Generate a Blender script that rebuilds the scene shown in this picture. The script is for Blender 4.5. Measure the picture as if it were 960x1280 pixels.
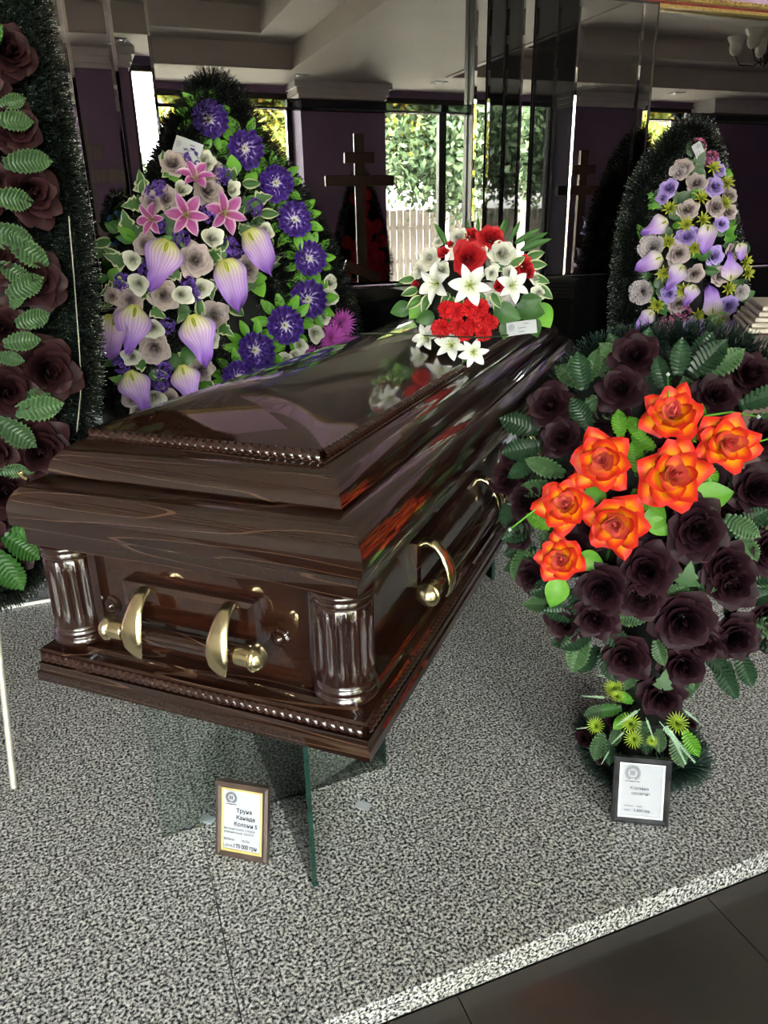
import bpy, math, random
import numpy as np
from mathutils import Matrix, Vector

for o in list(bpy.data.objects): bpy.data.objects.remove(o)
scn = bpy.context.scene
COL = scn.collection
random.seed(7)
PI = math.pi

# ------------------------------------------------------------------ camera
# room frame: X along the podium edge, Y towards the mirror wall, Z up, podium top at z = 0
F = 942.13; PITCH = math.radians(21.048); ROLL = math.radians(1.185); YR = math.radians(69.341)
CH = 1.32
CAM = np.array([0., 0., CH])
def az(a): return np.array([math.cos(YR - a), math.sin(YR - a), 0.])
_h, _rt = az(0.), az(PI / 2)
VW = _h * math.cos(PITCH) - np.array([0, 0, 1.]) * math.sin(PITCH)
_up = np.cross(_rt, VW)
VR = math.cos(ROLL) * _rt - math.sin(ROLL) * _up
VU = math.sin(ROLL) * _rt + math.cos(ROLL) * _up
cd = bpy.data.cameras.new('camera'); cam = bpy.data.objects.new('camera', cd); COL.objects.link(cam)
cd.sensor_fit = 'VERTICAL'; cd.sensor_height = 32.0; cd.lens = F / 1280 * 32.0
cd.clip_start = 0.02; cd.clip_end = 300
M = Matrix(((VR[0], VU[0], -VW[0], CAM[0]), (VR[1], VU[1], -VW[1], CAM[1]), (VR[2], VU[2], -VW[2], CAM[2]), (0, 0, 0, 1)))
cam.matrix_world = M
scn.camera = cam

def ray(px, py): return VR * ((px - 480) / F) + VU * ((640 - py) / F) + VW
def hit(px, py, p0, nrm):
    d = ray(px, py); t = ((np.array(p0) - CAM) @ np.array(nrm)) / (d @ np.array(nrm)); return CAM + t * d
def unit(v): v = np.array(v, float); return v / np.linalg.norm(v)

# ------------------------------------------------------------------ light
world = bpy.data.worlds.new('world'); scn.world = world; world.use_nodes = True
wn = world.node_tree.nodes; wl = world.node_tree.links
bg = wn['Background']
sky = wn.new('ShaderNodeTexSky'); sky.sky_type = 'NISHITA'; sky.sun_disc = False
sky.sun_elevation = math.radians(42); sky.sun_rotation = math.radians(0); sky.air_density = 1.0; sky.dust_density = 2.5
hz = wn.new('ShaderNodeHueSaturation'); hz.inputs['Saturation'].default_value = .22   # hazy bright sky
wt = wn.new('ShaderNodeMix'); wt.data_type = 'RGBA'; wt.blend_type = 'MULTIPLY'; wt.inputs[0].default_value = 1; wt.inputs['B'].default_value = (1., .965, .91, 1)
wl.new(sky.outputs[0], hz.inputs['Color']); wl.new(hz.outputs[0], wt.inputs['A']); wl.new(wt.outputs['Result'], bg.inputs[0]); bg.inputs[1].default_value = 1.0
sd = bpy.data.lights.new('sun', 'SUN'); sd.energy = 3.6; sd.angle = 0.01; sd.color = (1, .93, .8)
sun = bpy.data.objects.new('sun', sd); COL.objects.link(sun)
sun.rotation_euler = Vector((-0.25, -0.72, -0.75)).to_track_quat('-Z', 'Y').to_euler()
scn.view_settings.view_transform = 'Standard'; scn.view_settings.look = 'None'
scn.view_settings.gamma = 1; scn.view_settings.use_curve_mapping = False
scn.view_settings.exposure = 3.6

# ------------------------------------------------------------------ materials
MT = {}
def nt(name):
    m = bpy.data.materials.new(name); m.use_nodes = True; MT[name] = m
    n = m.node_tree.nodes; l = m.node_tree.links; b = n['Principled BSDF']
    return m, n, l, b
def plain(name, col, rough=.5, metal=0., spec=.5, coat=0.):
    m, n, l, b = nt(name)
    b.inputs['Base Color'].default_value = (*col, 1); b.inputs['Roughness'].default_value = rough
    b.inputs['Metallic'].default_value = metal; b.inputs['Specular IOR Level'].default_value = spec
    b.inputs['Coat Weight'].default_value = coat; b.inputs['Coat Roughness'].default_value = .03
    return m
def mottled(name, c1, c2, scale=8, rough=.6, bump=0., metal=0., spec=.5, stretch=(1, 1, 1)):
    m, n, l, b = nt(name)
    tc = n.new('ShaderNodeTexCoord'); mp = n.new('ShaderNodeMapping'); mp.inputs['Scale'].default_value = stretch
    nz = n.new('ShaderNodeTexNoise'); nz.inputs['Scale'].default_value = scale; nz.inputs['Detail'].default_value = 4
    rp = n.new('ShaderNodeValToRGB')
    rp.color_ramp.elements[0].color = (*c1, 1); rp.color_ramp.elements[1].color = (*c2, 1)
    rp.color_ramp.elements[0].position = .35; rp.color_ramp.elements[1].position = .65
    l.new(tc.outputs['Object'], mp.inputs[0]); l.new(mp.outputs[0], nz.inputs['Vector'])
    l.new(nz.outputs[0], rp.inputs[0]); l.new(rp.outputs[0], b.inputs['Base Color'])
    b.inputs['Roughness'].default_value = rough; b.inputs['Metallic'].default_value = metal
    b.inputs['Specular IOR Level'].default_value = spec
    if bump:
        bp = n.new('ShaderNodeBump'); bp.inputs['Strength'].default_value = bump; bp.inputs['Distance'].default_value = .002
        l.new(nz.outputs[0], bp.inputs['Height']); l.new(bp.outputs[0], b.inputs['Normal'])
    return m
def granite(name):
    m, n, l, b = nt(name)
    tc = n.new('ShaderNodeTexCoord')
    v1 = n.new('ShaderNodeTexNoise'); v1.inputs['Scale'].default_value = 160; v1.inputs['Detail'].default_value = 2.5; v1.inputs['Roughness'].default_value = .55
    v2 = n.new('ShaderNodeTexVoronoi'); v2.inputs['Scale'].default_value = 190
    v3 = n.new('ShaderNodeTexNoise'); v3.inputs['Scale'].default_value = 7
    r1 = n.new('ShaderNodeValToRGB'); e = r1.color_ramp.elements
    e[0].position = .35; e[0].color = (.012, .012, .013, 1); e[1].position = .66; e[1].color = (.62, .61, .575, 1)
    x = e.new(.45); x.color = (.10, .10, .10, 1)
    x = e.new(.53); x.color = (.40, .395, .375, 1)
    mx = n.new('ShaderNodeMix'); mx.data_type = 'RGBA'; mx.blend_type = 'OVERLAY'; mx.inputs[0].default_value = .45
    my = n.new('ShaderNodeMix'); my.data_type = 'RGBA'; my.blend_type = 'MULTIPLY'; my.inputs[0].default_value = .5
    r3 = n.new('ShaderNodeValToRGB'); r3.color_ramp.elements[0].color = (.7, .7, .72, 1); r3.color_ramp.elements[1].color = (1, .99, .96, 1)
    sp = n.new('ShaderNodeSeparateColor')
    for v in (v1, v2, v3): l.new(tc.outputs['Object'], v.inputs['Vector'])
    l.new(v1.outputs[0], r1.inputs[0]); l.new(r1.outputs[0], mx.inputs['A'])
    l.new(v2.outputs['Color'], sp.inputs[0]); l.new(sp.outputs[0], mx.inputs['B'])
    l.new(v3.outputs[0], r3.inputs[0]); l.new(mx.outputs['Result'], my.inputs['A']); l.new(r3.outputs[0], my.inputs['B'])
    l.new(my.outputs['Result'], b.inputs['Base Color'])
    b.inputs['Roughness'].default_value = .22
    return m
def wood(name, axis, c0=(.0085, .0024, .0012), c1=(.016, .0048, .0024), line=(.060, .032, .020), rough=.28, coat_r=.035):
    m, n, l, b = nt(name)
    tc = n.new('ShaderNodeTexCoord'); mp = n.new('ShaderNodeMapping')
    sc = [8., 8., 8.]; sc[axis] = .62; mp.inputs['Scale'].default_value = sc
    nz = n.new('ShaderNodeTexNoise'); nz.inputs['Scale'].default_value = 1.3; nz.inputs['Detail'].default_value = 2; nz.inputs['Roughness'].default_value = .35
    mu = n.new('ShaderNodeMath'); mu.operation = 'MULTIPLY'; mu.inputs[1].default_value = 11
    fr = n.new('ShaderNodeMath'); fr.operation = 'FRACT'
    rp = n.new('ShaderNodeValToRGB'); e = rp.color_ramp.elements
    e[0].position = 0; e[0].color = (*c0, 1); e[1].position = .97; e[1].color = (*c1, 1)
    x = e.new(.88); x.color = (*c1, 1); x = e.new(.935); x.color = (*line, 1)
    l.new(tc.outputs['Object'], mp.inputs[0]); l.new(mp.outputs[0], nz.inputs['Vector'])
    l.new(nz.outputs[0], mu.inputs[0]); l.new(mu.outputs[0], fr.inputs[0]); l.new(fr.outputs[0], rp.inputs[0])
    l.new(rp.outputs[0], b.inputs['Base Color'])
    b.inputs['Roughness'].default_value = rough; b.inputs['Coat Weight'].default_value = 1; b.inputs['Coat Roughness'].default_value = coat_r
    b.inputs['Coat IOR'].default_value = 1.75; b.inputs['Specular IOR Level'].default_value = .12
    return m
def petal(name, stops, inner=None, rough=.65, edge=None, vary=.12, spec=.22, veins=0.):
    """colour runs along the petal (attribute r: base 0, tip 1); inner = colour of the innermost petals"""
    m, n, l, b = nt(name)
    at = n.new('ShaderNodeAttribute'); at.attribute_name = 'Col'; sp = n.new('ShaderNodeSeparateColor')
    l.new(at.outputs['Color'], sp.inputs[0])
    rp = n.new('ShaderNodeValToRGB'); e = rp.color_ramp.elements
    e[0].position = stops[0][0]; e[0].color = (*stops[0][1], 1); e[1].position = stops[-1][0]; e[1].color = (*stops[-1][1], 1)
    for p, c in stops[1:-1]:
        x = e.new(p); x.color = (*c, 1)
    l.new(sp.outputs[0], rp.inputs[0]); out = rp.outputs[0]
    if inner:
        mx = n.new('ShaderNodeMix'); mx.data_type = 'RGBA'
        r2 = n.new('ShaderNodeMapRange'); r2.inputs[1].default_value = inner[1]; r2.inputs[2].default_value = inner[2]
        r2.inputs[3].default_value = 1; r2.inputs[4].default_value = 0
        l.new(sp.outputs[2], r2.inputs[0]); l.new(r2.outputs[0], mx.inputs[0]); l.new(out, mx.inputs['A'])
        mx.inputs['B'].default_value = (*inner[0], 1); out = mx.outputs['Result']
    if edge:
        mx = n.new('ShaderNodeMix'); mx.data_type = 'RGBA'
        r2 = n.new('ShaderNodeMapRange'); r2.inputs[1].default_value = edge[1]; r2.inputs[2].default_value = edge[2]
        l.new(sp.outputs[1], r2.inputs[0]); l.new(r2.outputs[0], mx.inputs[0]); l.new(out, mx.inputs['A'])
        mx.inputs['B'].default_value = (*edge[0], 1); out = mx.outputs['Result']
    if veins:   # fine lengthwise veins
        w1 = n.new('ShaderNodeMath'); w1.operation = 'MULTIPLY'; w1.inputs[1].default_value = 34
        w2 = n.new('ShaderNodeMath'); w2.operation = 'SINE'
        w3 = n.new('ShaderNodeMapRange'); w3.inputs[1].default_value = .2; w3.inputs[2].default_value = 1; w3.inputs[3].default_value = 1; w3.inputs[4].default_value = 1 - veins
        hv = n.new('ShaderNodeHueSaturation')
        l.new(sp.outputs[1], w1.inputs[0]); l.new(w1.outputs[0], w2.inputs[0]); l.new(w2.outputs[0], w3.inputs[0]); l.new(w3.outputs[0], hv.inputs['Value']); l.new(out, hv.inputs['Color']); out = hv.outputs[0]
    tc = n.new('ShaderNodeTexCoord'); nz = n.new('ShaderNodeTexNoise'); nz.inputs['Scale'].default_value = 5
    oi = n.new('ShaderNodeObjectInfo'); ad = n.new('ShaderNodeMath'); ad.operation = 'ADD'
    l.new(tc.outputs['Object'], nz.inputs['Vector']); l.new(nz.outputs[0], ad.inputs[0]); l.new(oi.outputs['Random'], ad.inputs[1])
    r3 = n.new('ShaderNodeMapRange'); r3.inputs[1].default_value = .3; r3.inputs[2].default_value = 1.7
    r3.inputs[3].default_value = 1 - vary; r3.inputs[4].default_value = 1 + vary
    l.new(ad.outputs[0], r3.inputs[0])
    hs = n.new('ShaderNodeHueSaturation'); l.new(r3.outputs[0], hs.inputs['Value']); l.new(out, hs.inputs['Color'])
    l.new(hs.outputs[0], b.inputs['Base Color'])
    b.inputs['Roughness'].default_value = rough; b.inputs['Specular IOR Level'].default_value = spec
    return m
def glassy(name, tint, refl=.09, edge=False):
    m, n, l, b = nt(name); n.remove(b)
    tr = n.new('ShaderNodeBsdfTransparent'); tr.inputs[0].default_value = (*tint, 1)
    gl = n.new('ShaderNodeBsdfGlossy'); gl.inputs['Roughness'].default_value = .0
    lw = n.new('ShaderNodeFresnel'); lw.inputs[0].default_value = 1.45
    mx = n.new('ShaderNodeMixShader'); l.new(lw.outputs[0], mx.inputs[0]); l.new(tr.outputs[0], mx.inputs[1]); l.new(gl.outputs[0], mx.inputs[2])
    l.new(mx.outputs[0], n['Material Output'].inputs[0]); return m

granite('granite')
mottled('floor_tile', (.030, .026, .023), (.042, .036, .031), 3, .16)
plain('grout', (.12, .11, .10), .8)
wood('wood_x', 0); wood('wood_y', 1, line=(.020, .006, .003)); wood('wood_z', 2, c0=(.012, .0034, .0018), c1=(.015, .0043, .0022), line=(.016, .0046, .0024)); wood('wood_column', 2, c0=(.013, .0036, .0019), c1=(.015, .0043, .0022), line=(.016, .0046, .0024), coat_r=.2); wood('wood_body', 0, c0=(.012, .0032, .0016), c1=(.020, .0056, .0027), line=(.026, .0078, .004))
mottled('rope_wood', (.014, .0045, .0026), (.022, .0075, .0042), 40, .2, spec=.9)
mottled('brass', (.56, .47, .27), (.68, .58, .36), 30, .24, metal=1.)
mottled('black_metal', (.012, .012, .012), (.02, .02, .02), 30, .35)
plain('steel', (.6, .6, .6), .3, 1.)
plain('mirror', (.42, .41, .40), 0.0, 1.)
plain('black_glass', (.002, .002, .002), .015, 0, .5)
mottled('ceiling_paint', (.60, .56, .50), (.64, .60, .54), 2, .6)
mottled('purple_paint', (.22, .145, .25), (.24, .16, .27), 3, .7)
mottled('pink_paint', (.60, .42, .62), (.63, .45, .65), 3, .7)
mottled('white_paint', (.72, .70, .67), (.76, .74, .71), 3, .5)
mottled('gold_leaf', (.55, .38, .12), (.75, .58, .26), 60, .35, metal=.8)
mottled('red_gilt', (.16, .015, .018), (.24, .04, .03), 30, .4)
mottled('dark_frame', (.018, .017, .018), (.03, .028, .03), 10, .3)
glassy('window_glass', (.93, .95, .94)); glassy('stand_glass', (.90, .945, .92))
mottled('glass_edge', (.005, .020, .015), (.009, .034, .025), 10, .12)
mottled('ground', (.34, .32, .28), (.44, .42, .37), 1.2, .9)
mottled('fence_wood', (.11, .095, .078), (.16, .14, .115), 4, .8, stretch=(6, 6, 1))
mottled('bark', (.62, .60, .55), (.80, .78, .72), 5, .8)
mottled('dark_wood', (.055, .022, .014), (.085, .036, .022), 6, .45, stretch=(8, 8, 1))
mottled('grey_wood', (.20, .17, .15), (.27, .23, .20), 6, .5, stretch=(8, 8, 1))
mottled('pale_wood', (.42, .36, .29), (.56, .49, .40), 12, .5, stretch=(1, 9, 9))
mottled('backing', (.004, .004, .004), (.008, .008, .008), 10, .8)
mottled('foam', (.003, .005, .003), (.006, .009, .005), 15, .9)
mottled('paper', (.36, .37, .40), (.39, .40, .43), 3, .5)
plain('ink', (.015, .015, .03), .7); plain('ink_soft', (.12, .12, .14), .7)
mottled('frame_brown', (.045, .028, .022), (.075, .048, .038), 20, .3)
mottled('frame_black', (.014, .014, .016), (.035, .035, .038), 20, .25)
mottled('silver', (.42, .43, .46), (.55, .56, .6), 20, .3, metal=.6)
mottled('gilt_lip', (.62, .46, .14), (.80, .62, .25), 20, .3, metal=.5)
mottled('wire', (.55, .52, .42), (.7, .66, .55), 30, .35, metal=.5)
mottled('shade_glass', (.55, .52, .48), (.70, .67, .62), 6, .3)

petal('rose_dark', [(0, (.004, .001, .002)), (.7, (.010, .003, .005)), (1, (.026, .0085, .0125))], rough=.5, spec=.12)
petal('rose_dark_warm', [(0, (.007, .0015, .002)), (.7, (.013, .0038, .0045)), (1, (.032, .011, .013))], rough=.5, spec=.12)
petal('rose_orange', [(0, (.66, .32, .006)), (.56, (.70, .30, .004)), (.74, (.60, .10, .004)), (.86, (.50, .020, .007)), (1, (.46, .012, .009))], inner=((.74, .13, .12), .2, .48), rough=.5)
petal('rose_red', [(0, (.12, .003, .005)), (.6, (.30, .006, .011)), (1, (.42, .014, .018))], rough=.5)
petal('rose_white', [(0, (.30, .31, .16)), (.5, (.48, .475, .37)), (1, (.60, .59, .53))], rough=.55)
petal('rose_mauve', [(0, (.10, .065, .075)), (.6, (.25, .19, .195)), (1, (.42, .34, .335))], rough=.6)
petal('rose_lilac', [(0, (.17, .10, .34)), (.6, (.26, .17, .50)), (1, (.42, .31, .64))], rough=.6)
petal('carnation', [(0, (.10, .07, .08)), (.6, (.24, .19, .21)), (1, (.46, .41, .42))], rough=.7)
petal('ruffle_violet', [(0, (.50, .52, .20)), (.36, (.52, .50, .60)), (.52, (.20, .12, .40)), (.64, (.036, .010, .14)), (.85, (.022, .006, .09)), (1, (.075, .028, .26))], rough=.6, vary=.3)
petal('calla_violet', [(0, (.36, .36, .06)), (.13, (.48, .45, .24)), (.36, (.44, .30, .52)), (.75, (.28, .135, .52)), (1, (.20, .075, .46))], rough=.45, edge=((.27, .13, .52), .6, 1.1), veins=.3)
petal('calla_pale', [(0, (.42, .42, .22)), (.22, (.52, .44, .49)), (.48, (.38, .24, .54)), (1, (.19, .07, .45))], rough=.45, veins=.25)
petal('lily_pink', [(0, (.36, .38, .12)), (.15, (.30, .045, .18)), (.7, (.30, .06, .22)), (1, (.42, .20, .38))], edge=((.56, .40, .52), .55, .95), rough=.5)
petal('lily_white', [(0, (.34, .42, .12)), (.22, (.54, .56, .44)), (.5, (.60, .60, .58)), (1, (.60, .60, .60))], rough=.5)
petal('statice', [(0, (.04, .014, .14)), (.6, (.085, .035, .25)), (1, (.17, .09, .40))], rough=.7, vary=.3)
petal('aster', [(0, (.50, .16, .02)), (.18, (.34, .03, .25)), (1, (.46, .10, .46))], rough=.55)
petal('pink_cluster', [(0, (.18, .03, .09)), (1, (.42, .13, .24))], rough=.7)
petal('azalea_red', [(0, (.22, .004, .004)), (1, (.46, .010, .014))], rough=.5)
petal('spike_yellow', [(0, (.08, .13, .012)), (.5, (.22, .25, .02)), (1, (.38, .37, .05))], rough=.5)
petal('puff_green', [(0, (.05, .11, .01)), (.5, (.20, .30, .02)), (1, (.36, .46, .06))], rough=.5)
petal('leaf_dark', [(0, (.008, .024, .010)), (1, (.018, .046, .020))], rough=.36, vary=.35, spec=.35)
petal('leaf_frost', [(0, (.024, .058, .020)), (1, (.048, .092, .036))], rough=.4, vary=.3, edge=((.13, .19, .10), .78, 1.1), spec=.3)
petal('leaf_bright', [(0, (.10, .25, .02)), (1, (.055, .17, .012))], rough=.42, vary=.25)
petal('leaf_collar', [(0, (.04, .14, .01)), (.5, (.085, .24, .02)), (1, (.14, .31, .045))], rough=.42, vary=.25)
petal('leaf_ivy', [(0, (.018, .065, .012)), (1, (.04, .105, .022))], rough=.4, vary=.3)
petal('leaf_varieg', [(0, (.03, .09, .016)), (1, (.036, .10, .02))], edge=((.40, .42, .25), .6, .85), rough=.45, vary=.2)
petal('spike_mint', [(0, (.07, .19, .06)), (.5, (.24, .40, .24)), (1, (.42, .52, .42))], rough=.5)
petal('tinsel_black', [(0, (.003, .0035, .003)), (.8, (.008, .011, .008)), (.93, (.03, .04, .03)), (1, (.60, .62, .58))], rough=.3, vary=.3)
petal('tinsel_dark', [(0, (.002, .002, .002)), (.85, (.004, .005, .004)), (1, (.035, .042, .035))], rough=.35, vary=.3)
petal('tinsel_green', [(0, (.004, .009, .006)), (.7, (.010, .021, .015)), (1, (.04, .062, .05))], rough=.35, vary=.3)
petal('wreath_red', [(0, (.22, .008, .012)), (1, (.34, .015, .02))], rough=.7)
petal('wreath_blue', [(0, (.03, .12, .32)), (1, (.08, .26, .5))], rough=.7)
petal('tree_leaf', [(0, (.10, .16, .03)), (.5, (.22, .27, .05)), (.8, (.42, .38, .06)), (1, (.50, .28, .05))], rough=.6, vary=.4)
petal('fir_leaf', [(0, (.03, .06, .03)), (1, (.10, .15, .07))], rough=.6, vary=.4)

# ------------------------------------------------------------------ mesh helpers
class MB:
    def __init__(s): s.v = []; s.f = []; s.c = []; s.mi = []
    def add(s, vs, fs, cs=None, mi=0):
        k = len(s.v); s.v += [tuple(map(float, p)) for p in vs]; s.f += [tuple(i + k for i in f) for f in fs]
        s.c += cs if cs else [(0.5, 0, 0.5, 1)] * len(vs); s.mi += [mi] * len(fs); return s
    def box(s, x0, x1, y0, y1, z0, z1, mi=0, ch=0.):
        if ch <= 0:
            v = [(x, y, z) for z in (z0, z1) for y in (y0, y1) for x in (x0, x1)]
            return s.add(v, [(0, 2, 3, 1), (4, 5, 7, 6), (0, 1, 5, 4), (2, 6, 7, 3), (0, 4, 6, 2), (1, 3, 7, 5)], mi=mi)
        c = ch; v = []
        for (a, z) in ((c, z0), (0, z0 + c), (0, z1 - c), (c, z1)):
            v += [(x0 + a, y0 + a, z), (x1 - a, y0 + a, z), (x1 - a, y1 - a, z), (x0 + a, y1 - a, z)]
        f = [(3, 2, 1, 0), (12, 13, 14, 15)]
        for r in range(3):
            for i in range(4): f.append((r * 4 + i, r * 4 + (i + 1) % 4, r * 4 + 4 + (i + 1) % 4, r * 4 + 4 + i))
        return s.add(v, f, mi=mi)
    def lathe(s, prof, n=24, cen=(0, 0, 0), axis=2, mod=None, mi=0, cap=True):
        v = []
        for j, (r, z) in enumerate(prof):
            for i in range(n):
                a = 2 * PI * i / n; rr = r * (mod(j, a) if mod else 1)
                p = [rr * math.cos(a), rr * math.sin(a), z]
                if axis == 0: p = [p[2], p[0], p[1]]
                if axis == 1: p = [p[1], p[2], p[0]]
                v.append((p[0] + cen[0], p[1] + cen[1], p[2] + cen[2]))
        f = []
        for j in range(len(prof) - 1):
            for i in range(n): f.append((j * n + i, j * n + (i + 1) % n, (j + 1) * n + (i + 1) % n, (j + 1) * n + i))
        if cap: f.append(tuple(range(n))[::-1]); f.append(tuple((len(prof) - 1) * n + i for i in range(n)))
        return s.add(v, f, mi=mi)
    def tube(s, pts, r, n=8, mi=0):
        pts = [np.array(p, float) for p in pts]; v = []
        R = r if hasattr(r, '__len__') else [r] * len(pts)
        for i, p in enumerate(pts):
            t = unit(pts[min(i + 1, len(pts) - 1)] - pts[max(i - 1, 0)])
            a = unit(np.cross(t, (0, 0, 1) if abs(t[2]) < .9 else (1, 0, 0))); b = np.cross(t, a)
            for k in range(n): v.append(p + R[i] * (a * math.cos(2 * PI * k / n) + b * math.sin(2 * PI * k / n)))
        f = [(i * n + k, i * n + (k + 1) % n, (i + 1) * n + (k + 1) % n, (i + 1) * n + k) for i in range(len(pts) - 1) for k in range(n)]
        f += [tuple(range(n))[::-1], tuple((len(pts) - 1) * n + k for k in range(n))]
        return s.add(v, f, mi=mi)
    def grid(s, P, cs=None, mi=0, closed=False):
        nu, nv = len(P), len(P[0]); v = [p for row in P for p in row]
        f = [(i * nv + j, (i + 1) * nv + j, (i + 1) * nv + j + 1, i * nv + j + 1) for i in range(nu - 1) for j in range(nv - 1)]
        return s.add(v, f, cs, mi)
    def mesh(s, name, mats=(), smooth=None):
        me = bpy.data.meshes.new(name); me.from_pydata(s.v, [], s.f)
        for m in mats: me.materials.append(MT[m])
        if any(s.mi): me.polygons.foreach_set('material_index', s.mi)
        at = me.color_attributes.new('Col', 'FLOAT_COLOR', 'POINT')
        at.data.foreach_set('color', np.array(s.c, dtype=np.float32).ravel())
        if smooth is not None:
            me.polygons.foreach_set('use_smooth', [True] * len(me.polygons))
            if smooth < 180: me.set_sharp_from_angle(angle=math.radians(smooth))
        me.update(); return me
def link(name, me, parent=None, mat=None):
    o = bpy.data.objects.new(name, me); COL.objects.link(o)
    if parent: o.parent = parent
    if mat:
        if not me.materials: me.materials.append(None)
        o.material_slots[0].link = 'OBJECT'; o.material_slots[0].material = MT[mat]
    return o
def build(name, mb, mats, parent=None, smooth=None):
    return link(name, mb.mesh(name, mats if isinstance(mats, (list, tuple)) else [mats], smooth), parent)
def tag(o, label=None, cat=None, group=None, kind=None):
    if label: o['label'] = label
    if cat: o['category'] = cat
    if group: o['group'] = group
    if kind: o['kind'] = kind
    return o
def empty(name, loc=(0, 0, 0), rz=0.):
    o = bpy.data.objects.new(name, None); COL.objects.link(o); o.location = loc; o.rotation_euler = (0, 0, rz)
    o.empty_display_size = .1; return o

# ------------------------------------------------------------------ setting
YM = 3.3; YL = 2.85; ZC = 2.8; ZF = -.06; YW = -3.0; YCOL = -2.65
XL, XR = -4.0, 10.5
fl = tag(build('floor', MB().box(XL - .2, XR + .2, YW - .3, YM + .1, ZF - .16, ZF - .012), 'grout'), kind='structure')
me = MB().box(0, .598, 0, .598, -.012, 0, ch=.001).mesh('tile', ['floor_tile'])
for i in range(-3, 6):
    for j in range(0, 4):
        o = link('tile', me, fl); o.location = (.471 + .6 * i, .905 - .6 * (j + 1), ZF)
b = MB(); b.box(XL, -1.33, YW, .905, ZF - .012, ZF - .001); b.box(4.07, XR, YW, .905, ZF - .012, ZF - .001); b.box(-1.33, 4.07, YW, -1.497, ZF - .012, ZF - .001)
build('tile_field', b, 'floor_tile', fl)
pod = tag(build('floor_podium', MB().box(XL, XR, .912, YM + .05, ZF - .01, -.034), 'grout'), kind='structure')
xs = [-4.0, -3.435, -2.266, -1.097, .073, 1.242, 2.411, 3.58, 4.749, 5.918, 7.087, 8.256, 9.425, XR]
for (y0, y1) in ((.905, 1.4155), (1.4155, 2.62), (2.62, YM)):
    for i in range(len(xs) - 1):
        z0 = ZF if y0 < 1 else -.034
        o = build('granite_slab', MB().box(.0008, xs[i + 1] - xs[i] - .0008, 0.0008, y1 - y0 - .0008, z0, 0, ch=.0012), 'granite', pod)
        o.location = (xs[i], y0, 0)

# mirror wall
wb = tag(build('wall_back', MB().box(XL, XR, YM + .03, YM + .25, ZF, 3.3).box(XL, .30, YL + .03, YM + .03, ZF, 3.3), 'pink_paint'), kind='structure')
def panel(name, x0, x1, y, z0, z1, mat, tilt=0., yaw=0., th=.012):
    w, h = x1 - x0, z1 - z0; c = min(.010, w * .2); m = MB()
    # bevelled sheet: face proud, edges ground back
    v = [(-w/2, 0, -h/2), (w/2, 0, -h/2), (w/2, 0, h/2), (-w/2, 0, h/2), (-w/2 + c, -th, -h/2 + c), (w/2 - c, -th, -h/2 + c), (w/2 - c, -th, h/2 - c), (-w/2 + c, -th, h/2 - c)]
    v = [(a, q * .35 if q else 0, z) for a, q, z in v]
    m.add(v, [(4, 5, 6, 7), (0, 1, 5, 4), (1, 2, 6, 5), (2, 3, 7, 6), (3, 0, 4, 7), (3, 2, 1, 0)])
    o = build(name, m, mat, wb); o.location = ((x0 + x1) / 2, y, (z0 + z1) / 2); o.rotation_euler = (math.radians(tilt), 0, math.radians(yaw)); return o
ZD, ZT = 1.06, 2.205
build('pillar_core', MB().box(1.672, 2.60, YM - .046, YM + .04, 0, ZT + .01), 'dark_frame', wb)
for x0, x1, tl, yw in ((.317, 1.677, 0, 0), (2.592, 3.9, 0, 0), (3.9, 5.2, 0, 0), (5.2, 6.5, 0, 0)):
    panel('mirror_panel', x0 + .001, x1 - .001, YM, ZD, ZT, 'mirror', tl, yw)
for x0, x1, y, tl in ((1.677, 1.737, YM - .047, 0), (1.90, 1.962, YM - .047, 0), (2.175, 2.512, YM - .047, 0), (2.512, 2.592, YM - .047, 0)):
    panel('mirror_panel', x0, x1, y, ZD, ZT, 'mirror', tl)
for x0, x1 in ((1.737, 1.82), (1.82, 1.90), (1.962, 2.07), (2.07, 2.175)):
    panel('black_glass_panel', x0 + .001, x1 - .001, YM - .052, ZD, ZT, 'black_glass')
for x0, x1 in ((.317, 1.677), (1.677, 2.592), (2.592, 3.9), (3.9, 5.2), (5.2, 6.5)):
    panel('black_glass_panel', x0 + .001, x1 - .001, YM - .05, .005, ZD - .002, 'black_glass')
xl = [-1.21, -1.083, -.956, -.829, -.702, -.575, -.448, -.321, -.192, -.065, .063, .195, .317]
for i in range(len(xl) - 1):
    tl = (.25, -.05, .22, -.12, .15, 0, .2, -.1, .05, .75, .38, .55)[i] * .6
    panel('mirror_panel', xl[i] + .0008, xl[i + 1] - .0008, YL, ZD, ZT, 'mirror', tl)
    if i % 3 == 0: panel('black_glass_panel', xl[i] + .001, xl[min(i + 3, 12)] - .001, YL, .005, ZD - .002, 'black_glass')
panel('black_glass_panel', .29, .317, YL + .002, .0, ZT, 'black_glass')
for x0, x1 in ((.317, 1.677), (2.592, 6.5)):
    bar = build('rail', MB().box(x0, x1, YM - .032, YM - .006, 1.745, 1.783, ch=.006), 'black_glass', wb)
for x0, x1, y in ((.317, 6.5, YM), (-1.3, .317, YL)):
    t = tag(build('trim_1', MB().box(x0, x1, y - .03, y + .03, ZT + .004, ZT + .028, ch=.004), 'red_gilt'), kind='structure')
    m = MB(); m.box(x0, x1, y - .045, y + .03, ZT + .020, ZT + .042, ch=.005); m.box(x0, x1, y - .04, y + .02, ZT - .006, ZT + .008)
    build('gold_moulding', m, 'gold_leaf', t)
    m = MB(); nb = int((x1 - x0) / .03)
    for i in range(nb): m.lathe([(.003, -.008), (.007, -.004), (.007, .004), (.003, .008)], 6, (x0 + .015 + i * .03, y - .046, ZT + .035), axis=0)
    tag(build('gold_beading', m, 'gold_leaf', t), kind='stuff')
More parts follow.
